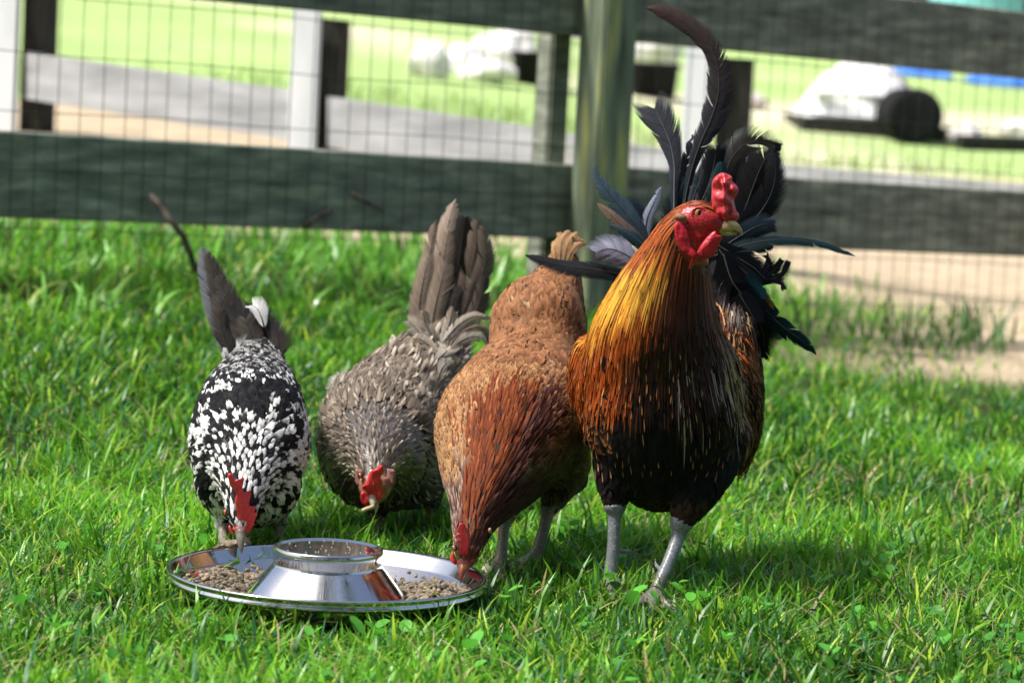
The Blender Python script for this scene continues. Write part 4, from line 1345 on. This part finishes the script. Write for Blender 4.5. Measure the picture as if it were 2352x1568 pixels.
    pillow('comb', root, comb_pale, hc([(1000, 430), (1003, 330), (1012, 230), (1060, 165), (1120, 132), (1180, 150), (1228, 185), (1225, 225), (1262, 265), (1300, 335), (1282, 400), (1250, 470), (1262, 540), (1272, 585), (1305, 630), (1302, 682), (1262, 722), (1190, 750), (1120, 742), (1060, 650), (1012, 560)]),
           h([(1120, 230), (1140, 350), (1130, 480), (1150, 600), (1180, 670)]), 3.385, .0125, fold=.004, seed=3, bumpy=.32)
    pillow('wattle', root, wattle_m, h([(498, 800), (528, 742), (600, 775), (665, 850), (690, 950), (712, 1040), (772, 1118), (800, 1190), (770, 1260), (715, 1338), (690, 1335), (715, 1270), (735, 1205), (650, 1150), (572, 1080), (520, 965)]),
           h([(570, 830), (600, 950), (650, 1060), (740, 1160)]), 3.366, .0045, seed=5)
    pillow('wattle', root, wattle_m, h([(785, 1140), (830, 1050), (930, 920), (1020, 855), (1055, 900), (1112, 930), (1082, 1015), (1040, 1115), (1000, 1180), (900, 1205), (812, 1175)]),
           h([(860, 1110), (960, 1010), (1030, 930)]), 3.364, .005, seed=8)
    pillow('earlobe', root, noise_mat('earlobe', (.20, .095, .04), (.30, .16, .075), scale=120, rough=.6, bump=.3, dist=.001), h([(503, 680), (535, 632), (600, 628), (662, 680), (655, 760), (590, 748), (520, 715)]), h([(560, 680), (610, 695)]), 3.373, .006, seed=1)
    eye(root, 1605, 490, 3.3815, .0078, (.25, -1, .12))
    bm = bmesh.new()
    c = P(1605, 490, 3.3765)
    tube(bm, [c + Vector((math.cos(a) * .0082, 0, math.sin(a) * .0066)) for a in np.linspace(0, 2 * math.pi, 25)], .0013, 8)
    bm_obj('eyelid', bm, wattle_m, root)
    beak(root, [(1656, 520, 3.385, 16, 19), (1672, 519, 3.382, 14, 17), (1688, 521, 3.379, 10, 13), (1699, 529, 3.377, 6, 7), (1705, 539, 3.376, 1.5, 2)], [(1660, 532, 3.385, 11, 9), (1675, 535, 3.382, 9, 7), (1690, 537, 3.38, 4, 3)], horn)
rooster()

# ------------------------------------------------------------------ hens
f_hen = feather_mat('hen_feather', rough=.62, spec=.14, streak=.3, transl=.08, sheen=.05)
f_spot = feather_mat('spotted_feather', rough=.55, spec=.04, streak=.22, transl=.03)
dark_horn = noise_mat('dark_horn', (.05, .045, .04), (.22, .20, .17), scale=60, rough=.35, bump=.1)
pale_horn = noise_mat('pale_horn', (.42, .36, .26), (.60, .54, .42), scale=60, rough=.4, bump=.1)
red_horn = noise_mat('brown_horn', (.12, .03, .012), (.26, .10, .04), scale=60, rough=.35, bump=.1)

def quills(root, crop, k, rows, Yb, Yt, mat=None, **kw):
    for r in rows:
        pts, hw, c1, c2 = r[:4]
        ex = dict(kw); ex.update(r[4] if len(r) > 4 else {})
        yb, yt = ex.pop('Y', (Yb, Yt))
        pts = crop(pts); m = len(pts) - 1
        quill(root, [(a, b, yb + (yt - yb) * i / m) for i, (a, b) in enumerate(pts)], [w * k for w in hw], mat or f_hen, col=c1, col2=c2, **ex)

def spotted_hen():
    root = empty('hen', (P(575, 1230, 3.62).x, 3.62, 0.0), 'black and white spotted hen with serrated red comb pecking over the dish', 'hen', 'chickens at the feeder')
    main = Chain([(554, 1222, 3.440, 13, 13), (554, 1196, 3.450, 30, 30), (555, 1160, 3.472, 44, 42), (560, 1115, 3.505, 62, 58), (566, 1070, 3.56, 105, 100), (572, 1035, 3.63, 141, 150), (574, 990, 3.70, 140, 158), (579, 915, 3.79, 118, 112), (588, 845, 3.87, 76, 64), (595, 800, 3.91, 50, 40)], 8)
    breast = Chain([(566, 1060, 3.585, 120, 110), (570, 1110, 3.61, 128, 100), (576, 1140, 3.66, 105, 80)], 8)
    th1 = Chain([(520, 1140, 3.61, 45, 45), (516, 1190, 3.60, 26, 26), (515, 1215, 3.595, 16, 16)], 6)
    th2 = Chain([(640, 1140, 3.66, 45, 45), (640, 1180, 3.65, 26, 26), (640, 1205, 3.65, 16, 16)], 6)
    sh1 = Chain([(515, 1195, 3.595, 13), (512, 1235, 3.57, 12), (520, 1256, 3.53, 12)], 6)
    sh2 = Chain([(641, 1190, 3.65, 13), (641, 1225, 3.645, 12), (640, 1262, 3.64, 13)], 6)
    # front toes gripping the back rim of the dish
    toes = [Chain([(520, 1256, 3.53, 11), (524, 1247, 3.50, 10), (530, 1262, 3.475, 9), (531, 1286, 3.468, 5)], 5), Chain([(520, 1256, 3.53, 11), (500, 1258, 3.50, 9), (494, 1276, 3.478, 8), (497, 1290, 3.47, 4)], 5),
            Chain([(530, 1252, 3.53, 9), (562, 1240, 3.50, 9), (574, 1252, 3.478, 8), (578, 1268, 3.47, 4)], 5), Chain([(520, 1256, 3.53, 10), (540, 1246, 3.50, 9), (560, 1248, 3.478, 8), (566, 1265, 3.47, 4)], 5)]
    feet = toes + foot(640, 1262, 3.64, 0, .9)
    torso = [main, breast, th1, th2]
    legs = near_chain([sh1, sh2] + feet)
    headz = lambda px, py: abs(px - 556) < 34 and 1165 < py < 1235
    def bodycol(v, px, py):
        if py > 1200 and v[1] > 3.46 and legs(v): return (.26, .22, .18) if py < 1245 else (.20, .13, .085)
        if py > 1205 and v[1] < 3.5: return (.40, .10, .09)
        return (.03, .03, .03)
    make_body(root, torso + [sh1, sh2] + feet, bodycol, lambda v, px, py: (py > 1205 and legs(v) and v[1] > 3.46) or (py > 1212 and v[1] < 3.47))
    skin = Skin(torso, [main, breast, th1, th2])
    skin.down = .05
    W_, B_ = np.array([.78, .78, .75]), np.array([.010, .010, .011])
    def spec(p, n, px, py):
        if (p[1] < 3.50 and py > 1222) or (py > 1212 and p[1] > 3.5): return None
        head = p[1] < 3.55
        nz = noise.noise(Vector((px * .035, py * .035, 3)))
        if py < 860:   # saddle in front of the tail: grey-white scales
            return dict(L=.022, W=.013, base=B_ * 1.6, tip=(W_ * rng.uniform(.3, .7) if rng.random() < .6 else B_ * 2), t0=.70, t1=.92, edge=.25, lift=.07, jag=.16)
        if head:
            white = rng.random() < (.62 if py < 1210 else .8)
            return dict(L=rng.uniform(.010, .015), W=.0055, base=(B_ * 2 if not white else W_ * .55), tip=(W_ * rng.uniform(.8, 1) if white else B_), t0=.3, t1=.7, lift=.07, jag=.15)
        # back: black with rows of white tips; shoulders and breast: more white in clusters
        u = (px - 573) / 150
        pw = .42 + .95 * nz + .36 * sm(940, 1020, py) * (1 - .35 * abs(u))
        if 880 < py < 960 and abs(u) < .75: pw -= .12
        pw += .25 * (abs(u) > .85)
        if rng.random() < pw:
            big = rng.random() < (.6 if py > 960 else .2)
            return dict(L=rng.uniform(.020, .028), W=.0165 if big else .0105, base=B_, tip=W_ * rng.uniform(.7, 1.0), t0=.1 if big else .42, t1=.45 if big else .75, edge=rng.uniform(-.3, .3), lift=.045, jag=.2, jit=.16)
        return dict(L=rng.uniform(.018, .026), W=.014, base=B_, tip=B_ * rng.uniform(.8, 3), lift=.065, jag=.14, jit=.16)
    feathers('plumage', root, f_spot, skin, .0062, spec)
    c = mapc(376.3, 545.7, .492)
    g1, g2, dk, br = (.15, .155, .18), (.17, .175, .20), (.030, .029, .031), (.085, .074, .066)
    quills(root, c, .492 * 1.25, [
        ([(300, 560), (252, 380), (212, 200), (182, 52)], [22, 46, 44, 14], g1, g2, dict(split=.3)),
        ([(330, 560), (290, 380), (245, 220), (205, 75)], [26, 46, 44, 14], dk, br, dict(Y=(3.905, 3.915), split=.3)),
        ([(380, 540), (345, 420), (300, 300), (255, 180)], [30, 48, 44, 12], dk, br, dict(Y=(3.90, 3.91), split=.3)),
        ([(330, 560), (300, 470), (285, 380), (262, 280)], [26, 44, 46, 22], br, br, dict(Y=(3.89, 3.90), split=.3)),
        ([(390, 560), (372, 460), (350, 390), (318, 318)], [30, 56, 56, 26], br, dk, dict(Y=(3.885, 3.895), split=.3)),
        ([(330, 580), (300, 500), (270, 430), (255, 340)], [20, 36, 40, 20], dk, br, dict(Y=(3.885, 3.89), split=.3)),
        ([(470, 570), (465, 460), (450, 380), (432, 320)], [30, 52, 56, 36], dk, dk, dict(Y=(3.89, 3.90), split=.3)),
        ([(470, 420), (455, 370), (438, 335), (415, 316)], [12, 34, 36, 22], (.7, .7, .7), (.78, .78, .78), dict(Y=(3.885, 3.89), split=.6)),
        ([(520, 600), (535, 520), (528, 450), (500, 392)], [26, 48, 44, 18], br, dk, dict(Y=(3.88, 3.89), split=.8)),
        ([(430, 560), (420, 500), (400, 440), (385, 380)], [30, 50, 48, 26], br, br, dict(Y=(3.88, 3.885), split=.3)),
        ([(310, 625), (300, 585), (288, 545), (285, 515)], [10, 16, 14, 4], dk, W_ * .8, dict(Y=(3.83, 3.84), split=.3)),
        ([(350, 540), (360, 500), (380, 480)], [12, 22, 18], (.72, .70, .66), (.72, .7, .66), dict(Y=(3.86, 3.86), split=.2)),
        ([(395, 545), (410, 515), (432, 500)], [12, 22, 16], (.72, .70, .66), (.72, .7, .66), dict(Y=(3.86, 3.86), split=.2)),
    ], 3.91, 3.93, mat=f_spot, )
    h = mapc(470.4, 1016, .192)
    pillow('comb', root, comb_m, h([(272, 375), (300, 362), (332, 380), (360, 455), (385, 492), (402, 455), (435, 425), (464, 418), (468, 450), (452, 540), (462, 618), (482, 608), (515, 585), (546, 572), (546, 640), (530, 735), (560, 765), (610, 758), (598, 825), (632, 852), (600, 930), (580, 1000), (525, 1080), (470, 1132), (402, 1138), (372, 1060), (385, 950), (388, 850), (362, 720), (368, 610), (300, 505)]),
           h([(310, 420), (375, 550), (430, 690), (478, 830), (470, 960), (432, 1090)]), 3.428, .0065, fold=.004, seed=2, slope=.00035)
    pillow('wattle', root, comb_m, h([(280, 1000), (300, 985), (330, 1040), (345, 1100), (320, 1095), (290, 1050)]), h([(305, 1030), (325, 1075)]), 3.437, .004, seed=4)
    eye(root, 520, 1176, 3.452, .0046, (-.9, -.5, .1))
    beak(root, [(553, 1222, 3.440, 13, 14), (553, 1240, 3.434, 10, 11), (554, 1256, 3.430, 6, 7), (555, 1268, 3.428, 2, 2)], None, dark_horn)
spotted_hen()

def grey_hen():
    root = empty('hen', (P(900, 1220, 3.85).x, 3.85, 0.0), 'scruffy grey brown hen with upright tail standing behind the dish', 'hen', 'chickens at the feeder')
    main = Chain([(857, 1150, 3.600, 12, 12), (861, 1125, 3.618, 36, 38), (862, 1085, 3.65, 52, 50), (862, 1050, 3.70, 85, 82), (866, 1035, 3.79, 138, 140), (886, 985, 3.90, 146, 146), (940, 895, 4.00, 132, 108), (1000, 815, 4.07, 84, 64), (1032, 755, 4.10, 52, 42)], 8)
    breast = Chain([(864, 1050, 3.76, 128, 122), (868, 1085, 3.79, 118, 90), (930, 1090, 3.85, 110, 80)], 8)
    flank = Chain([(770, 960, 3.88, 40, 60), (800, 900, 3.95, 40, 50)], 5)
    th1 = Chain([(872, 1110, 3.80, 46, 46), (868, 1160, 3.80, 28, 28), (868, 1190, 3.80, 16, 16)], 6)
    th2 = Chain([(985, 1080, 3.88, 48, 46), (990, 1130, 3.87, 30, 30), (990, 1162, 3.86, 16, 16)], 6)
    sh1 = Chain([(868, 1175, 3.80, 13), (866, 1205, 3.797, 11.5), (858, 1235, 3.79, 12)], 6)
    sh2 = Chain([(990, 1150, 3.86, 13), (988, 1185, 3.86, 11.5), (984, 1216, 3.86, 12)], 6)
    feet = foot(858, 1235, 3.79, -.2, .9) + foot(984, 1216, 3.86, -.1, .9)
    torso = [main, breast, th1, th2, flank]
    legs = near_chain([sh1, sh2] + feet)
    def bodycol(v, px, py):
        if py > 1150 and legs(v): return (.42, .30, .19)
        if 1085 < py and v[1] < 3.65: return (.34, .16, .12)
        return (.10, .085, .07)
    make_body(root, torso + [sh1, sh2] + feet, bodycol, lambda v, px, py: (py > 1150 and legs(v)) or (v[1] < 3.625 and py > 1095))
    skin = Skin(torso, [main, breast, th1, th2])
    skin.down = .05
    G, Lt = np.array([.150, .118, .088]), np.array([.44, .38, .30])
    def spec(p, n, px, py):
        if p[1] < 3.628 and py > 1080 and 825 < px < 900: return None
        if py > (1185 if px < 930 else 1160): return None
        if p[1] < 3.76:     # head and neck: short spiky feathers with light tips
            hl = sm(1000, 1060, py) * (1 - sm(1085, 1120, py)) * (abs(px - 862) < 60)
            b = G * rng.uniform(.5, 1.3)
            return dict(L=rng.uniform(.010, .018), W=rng.uniform(.0018, .0034), base=b, tip=Lt * rng.uniform(.3, .95) * (1 + .7 * hl), t0=.3, t1=.8, lift=.16, jit=.3, twist=.5, jag=.1)
        if py < 860 and px > 900:      # rump, loose and fluffy
            r = rng.random()
            if r < .35: return dict(L=rng.uniform(.03, .045), W=rng.uniform(.003, .006), base=G * 1.6, tip=Lt * rng.uniform(.7, 1.4), lift=.28, jit=.5, twist=.7, t0=.2, t1=.8, free=.6)
            return dict(L=rng.uniform(.022, .034), W=.015, base=G * rng.uniform(.6, 1.1), tip=G * rng.uniform(.9, 1.7), lift=.14, jit=.3, jag=.15)
        u = sm(1040, 1150, py)
        c = G * rng.uniform(.6, 1.15) * (1 - .35 * u)
        s = dict(L=rng.uniform(.022, .042), W=rng.uniform(.006, .016), base=c, tip=c * rng.uniform(.8, 1.6), t0=.5, t1=1.0, edge=.3, lift=rng.uniform(.05, .13), jit=.30, jag=.22, twist=.3)
        if rng.random() < .4: s['shaft'] = Lt * rng.uniform(.5, 1.0)
        if rng.random() < .22: s.update(W=.0028, L=rng.uniform(.024, .038), tip=Lt * rng.uniform(.6, 1.2), lift=.13, t0=.1, t1=.6)
        if 900 < px < 1000 and 820 < py < 930 and rng.random() < .3: s.update(tip=Lt * 1.2, base=Lt * .7)
        return s
    feathers('plumage', root, f_hen, skin, .0068, spec)
    c = mapc(696, 432.8, .516)
    tn, bn, dk, wh = (.30, .23, .175), (.18, .138, .105), (.060, .050, .043), (.50, .45, .38)
    quills(root, c, .516, [
        ([(560, 720), (545, 560), (575, 400), (630, 220), (678, 48)], [20, 46, 56, 48, 10], tn, (.44, .35, .28), dict(split=.8)),
        ([(545, 720), (520, 560), (545, 400), (572, 260), (592, 140)], [20, 40, 46, 38, 10], tn, bn, dict(split=.5)),
        ([(560, 720), (560, 600), (585, 470), (622, 330), (650, 180)], [24, 50, 54, 46, 14], dk, tn, dict(Y=(4.085, 4.11), split=.5)),
        ([(535, 730), (515, 620), (520, 500), (540, 390), (560, 300)], [20, 44, 50, 42, 20], bn, tn, dict(Y=(4.075, 4.09), split=.5)),
        ([(580, 730), (575, 620), (590, 520), (615, 420), (635, 340)], [24, 48, 56, 52, 26], tn, bn, dict(Y=(4.07, 4.085), split=.5)),
        ([(620, 720), (650, 580), (680, 420), (702, 270), (722, 130)], [26, 52, 62, 62, 30], dk, (.028, .024, .021), dict(split=.45, roll=.3)),
        ([(640, 720), (690, 570), (735, 420), (768, 280), (775, 145)], [26, 50, 60, 56, 22], dk, bn, dict(Y=(4.095, 4.12), split=.45, roll=.3)),
        ([(650, 720), (725, 580), (780, 440), (815, 310), (800, 170)], [26, 44, 52, 44, 18], dk, bn, dict(Y=(4.09, 4.11), split=.45, roll=.4)),
        ([(640, 720), (690, 610), (730, 510), (755, 420)], [24, 48, 50, 26], dk, bn, dict(Y=(4.08, 4.09), split=.45, roll=.3)),
        ([(660, 720), (735, 610), (785, 510), (812, 400)], [24, 44, 44, 20], bn, dk, dict(Y=(4.08, 4.09), split=.45, roll=.3)),
        ([(620, 720), (650, 620), (665, 520), (680, 440)], [24, 46, 50, 26], (.035, .03, .027), dk, dict(Y=(4.075, 4.085), split=.45)),
        ([(620, 690), (690, 610), (760, 570), (838, 578)], [14, 28, 24, 5], wh, tn, dict(Y=(4.02, 4.03), split=.9)),
        ([(640, 710), (710, 640), (790, 620), (836, 700)], [14, 26, 26, 5], tn, bn, dict(Y=(4.02, 4.03), split=.9)),
        ([(650, 720), (720, 670), (780, 660), (822, 690)], [14, 28, 26, 5], bn, wh, dict(Y=(4.015, 4.02), split=.9)),
        ([(560, 720), (530, 660), (500, 620), (470, 590)], [20, 34, 36, 14], wh, (.5, .45, .38), dict(Y=(4.03, 4.03), split=1.0)),
        ([(590, 720), (570, 650), (545, 600), (535, 540)], [20, 34, 34, 10], wh, tn, dict(Y=(4.03, 4.03), split=1.0)),
        ([(620, 710), (640, 640), (655, 590), (668, 530)], [18, 34, 30, 8], wh, tn, dict(Y=(4.03, 4.03), split=1.0)),
        ([(600, 740), (560, 700), (520, 670), (490, 672)], [20, 36, 30, 8], wh, tn, dict(Y=(4.0, 4.0), split=1.0)),
        ([(560, 800), (600, 760), (640, 720), (610, 700)], [24, 40, 36, 12], (.40, .36, .32), wh, dict(Y=(3.96, 3.97), split=1.0)),
        ([(210, 900), (180, 870), (140, 870), (118, 900)], [30, 46, 40, 14], (.55, .53, .50), (.7, .68, .66), dict(Y=(3.93, 3.94), split=.8)),
        ([(600, 860), (620, 800), (660, 760)], [20, 30, 10], (.36, .33, .30), wh, dict(Y=(3.93, 3.94), split=1.0)),
    ], 4.10, 4.13)
    h = mapc(771.5, 978.5, .168)
    pillow('comb', root, comb_m, h([(580, 560), (602, 530), (640, 537), (660, 590), (640, 650), (612, 690), (634, 760), (640, 830), (645, 930), (640, 985), (600, 1012), (520, 1010), (432, 972), (420, 905), (372, 865), (358, 822), (420, 760), (450, 660), (490, 602)]),
           h([(610, 585), (540, 690), (510, 800), (545, 920), (570, 970)]), 3.593, .009, fold=.006, seed=6, slope=.0003, bumpy=.2)
    pillow('wattle', root, wattle_m, h([(338, 905), (380, 890), (440, 940), (475, 1000), (470, 1062), (420, 1096), (360, 1062), (334, 990)]), h([(380, 950), (420, 1030)]), 3.606, .005, seed=7)
    for x, s in ((826, -1), (899, 1)):
        pillow('cheek', root, noise_mat('bare_cheek', (.22, .10, .08), (.34, .18, .14), scale=200, rough=.6, bump=.4, dist=.001), [(x - 10, 1075), (x + 8, 1080), (x + 9, 1105), (x + 2, 1120), (x - 9, 1108)], [(x, 1085), (x, 1110)], 3.624, .005, seed=s + 5)
    eye(root, 829, 1092, 3.611, .004, (-.8, -.6, .1), (.3, .12, .03))
    beak(root, [(858, 1140, 3.60, 11, 11), (858, 1155, 3.594, 8.5, 9), (856, 1166, 3.59, 4, 4)], [(863, 1150, 3.60, 7, 6), (864, 1164, 3.596, 5.5, 5), (863, 1177, 3.594, 1.5, 1.5)], noise_mat('grey_horn', (.26, .22, .16), (.44, .38, .29), scale=60, rough=.4, bump=.1))
    bm = bmesh.new()
    tube(bm, [P(832, 1172, 3.588), P(845, 1167, 3.587), P(860, 1161, 3.588)], [.0026, .0028, .0026], 10)
    tag(bm_obj('feed_pellet', bm, noise_mat('tan_pellet', (.40, .31, .19), (.55, .45, .30), scale=80, rough=.8)), "tan pellet held in the grey hen's beak", 'feed pellet')
grey_hen()

def red_hen():
    root = empty('hen', (P(1195, 1280, 3.6).x, 3.6, 0.0), 'russet brown hen eating from the dish beside the rooster', 'hen', 'chickens at the feeder')
    main = Chain([(1064, 1298, 3.360, 17, 17), (1072, 1272, 3.368, 34, 34), (1079, 1238, 3.385, 44, 44), (1090, 1190, 3.415, 60, 62), (1112, 1130, 3.455, 92, 90), (1138, 1060, 3.53, 138, 132), (1168, 980, 3.62, 174, 155), (1206, 895, 3.71, 150, 122), (1230, 825, 3.78, 110, 98), (1240, 738, 3.83, 110, 108), (1272, 670, 3.87, 72, 62), (1296, 600, 3.89, 34, 30)], 8)
    belly = Chain([(1230, 1005, 3.62, 122, 110), (1272, 1060, 3.66, 94, 88), (1292, 1095, 3.68, 66, 60)], 6)
    th1 = Chain([(1190, 1090, 3.60, 60, 60), (1172, 1150, 3.58, 36, 36), (1163, 1195, 3.57, 17, 17)], 6)
    th2 = Chain([(1300, 1070, 3.67, 56, 56), (1278, 1130, 3.65, 40, 40), (1260, 1172, 3.64, 19, 19)], 6)
    sh1 = Chain([(1162, 1180, 3.57, 15), (1157, 1220, 3.56, 13.5), (1150, 1290, 3.55, 15)], 6)
    sh2 = Chain([(1262, 1160, 3.64, 16), (1252, 1205, 3.63, 14.5), (1232, 1274, 3.62, 15.5)], 6)
    feet = foot(1150, 1290, 3.55, -.5, 1.0) + foot(1232, 1274, 3.62, -.5, 1.0)
    torso = [main, belly, th1, th2]
    legs = near_chain([sh1, sh2] + feet)
    def bodycol(v, px, py):
        if py > 1150 and v[1] > 3.48 and legs(v): return (.27, .25, .19)
        if v[1] < 3.40 and py > 1284: return (.20, .03, .025)
        return (.06, .02, .01)
    make_body(root, torso + [sh1, sh2] + feet, bodycol, lambda v, px, py: (py > 1160 and v[1] > 3.48 and legs(v)) or (v[1] < 3.39 and py > 1286))
    skin = Skin(torso, [main, belly, th1, th2])
    skin.down = .06
    tan, lt, red, dk = np.array([.230, .095, .033]), np.array([.43, .245, .11]), np.array([.135, .027, .006]), np.array([.045, .012, .007])
    def spec(p, n, px, py):
        if p[1] < 3.40 and py > 1290: return None
        if py > 1205 and p[1] > 3.5: return None
        # distance along the bird: hackle on neck, tan body, brown rump, greyer belly
        cx = np.interp(py, [900, 980, 1060, 1130, 1190, 1240], [1200, 1168, 1138, 1112, 1090, 1079]); hw = np.interp(py, [900, 980, 1060, 1130, 1190, 1240], [140, 165, 134, 92, 60, 44])
        u = (px - cx) / hw
        uj = u + rng.normal(0, .13)
        hk = p[1] < 3.62 and py + rng.normal(0, 22) > 895 + 40 * u * u and not (uj < -.60 and py < 1120) and not (uj > .64 and py < 1110)
        if hk:
            c = mixc(red, dk, sm(-.12, .40, u + rng.normal(0, .15)))  # hackle darkens to the right: its shaded side painted into the colour
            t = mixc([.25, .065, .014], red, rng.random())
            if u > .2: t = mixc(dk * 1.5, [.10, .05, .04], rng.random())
            if u < -.55 and py > 1050: c, t = np.array([.09, .045, .035]), np.array([.34, .24, .18])
            if rng.random() < .08: t = np.array([.03, .02, .02])
            L = np.interp(py, [900, 1000, 1150, 1230, 1270], [.042, .045, .034, .020, .010])
            return dict(L=L * rng.uniform(.8, 1.2), W=np.interp(py, [900, 1150, 1270], [.0052, .0042, .0030]), base=c, tip=t, t0=.4, t1=.95, lift=.05, jit=.07, twist=.25, jag=.1, camber=.3)
        if py < 840:       # rump: broad rounded brown feathers
            c = np.array([.165, .062, .022]) * rng.uniform(.75, 1.2); tip = np.array([.30, .138, .06]) * rng.uniform(.7, 1.25)
            if rng.random() < .008: tip = np.array([.5, .35, .22])
            return dict(L=rng.uniform(.024, .036), W=.021, base=c, tip=tip, t0=.55, t1=1.05, edge=.4, lift=.11, jag=.14, jit=.11)
        if py > 1010 and u > .5:    # breast and belly at the right: grey brown
            g = sm(1020, 1120, py)
            c = mixc([.22, .11, .055], [.10, .075, .05], g) * rng.uniform(.6, 1.2)
            return dict(L=rng.uniform(.018, .026), W=.014, base=c, tip=c * rng.uniform(1.1, 1.9), t0=.6, t1=1.05, edge=.3, lift=.08, jag=.14, jit=.12)
        c = tan * rng.uniform(.7, 1.1)
        s = dict(L=rng.uniform(.016, .025), W=rng.uniform(.008, .012), base=c, tip=mixc(tan, lt, rng.random() * 1.1), t0=.45, t1=.95, edge=.15, lift=.085, jag=.18, jit=.13, twist=.2)
        if u < -.6 and py > 960: s.update(L=.018, W=.013, tip=lt * rng.uniform(.7, 1.0))
        if rng.random() < .12: s['shaft'] = lt
        return s
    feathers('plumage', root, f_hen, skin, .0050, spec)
    c = mapc(940.8, 489.2, .54)
    rows = []
    for i in range(22):
        a = (i - 10.5) / 10.5
        rows.append(([(640 + 14 * a, 330), (650 + 26 * a, 200), (662 + 46 * a, 122 + 22 * abs(a)), (672 + 66 * a + 12 * (i % 2), 74 + 50 * a * a + 9 * (i % 3))], [12, 26, 24, 9], (.20, .105, .05), (.44, .27, .13), dict(Y=(3.86 + .004 * (i % 7), 3.88 + .004 * (i % 7)), split=1.0)))
    quills(root, c, .54, rows, 3.87, 3.89)
    h = mapc(987.8, 1129, .16)
    pillow('comb', root, comb_m, h([(400, 505), (428, 452), (462, 445), (492, 458), (512, 502), (542, 535), (572, 610), (572, 720), (552, 830), (560, 950), (582, 1010), (542, 1085), (482, 1112), (420, 1102), (428, 1040), (466, 960), (440, 880), (418, 800), (430, 762), (418, 745), (368, 718), (374, 698), (430, 690), (440, 670), (420, 660), (358, 642), (370, 618), (410, 602), (384, 572)]),
           h([(458, 490), (495, 600), (505, 750), (505, 900), (505, 1050)]), 3.348, .0055, fold=.002, seed=9, slope=.0005)
    pillow('wattle', root, comb_m, h([(330, 850), (300, 900), (288, 960), (310, 1012), (370, 1048), (376, 990), (352, 910)]), h([(320, 910), (340, 1000)]), 3.362, .004, seed=10)
    pillow('wattle', root, comb_m, h([(690, 910), (665, 925), (620, 975), (585, 1030), (600, 1040), (650, 985), (688, 935)]), h([(660, 945), (610, 1010)]), 3.366, .004, seed=12)
    pillow('earlobe', root, noise_mat('hen_earlobe', (.28, .18, .10), (.44, .32, .2), scale=100, rough=.6, bump=.3, dist=.001), h([(840, 520), (870, 515), (888, 560), (872, 600), (845, 590), (832, 550)]), h([(860, 550)]), 3.385, .004, seed=11)
    eye(root, 1044, 1258, 3.352, .0042, (-.7, -.7, .1))
    beak(root, [(1065, 1296, 3.360, 15, 16), (1063, 1312, 3.352, 11, 12), (1060, 1326, 3.347, 6, 7), (1058, 1337, 3.345, 1.5, 2)], [(1068, 1302, 3.360, 11, 10), (1066, 1318, 3.354, 7, 6), (1061, 1331, 3.349, 2.5, 2)], red_horn)
red_hen()
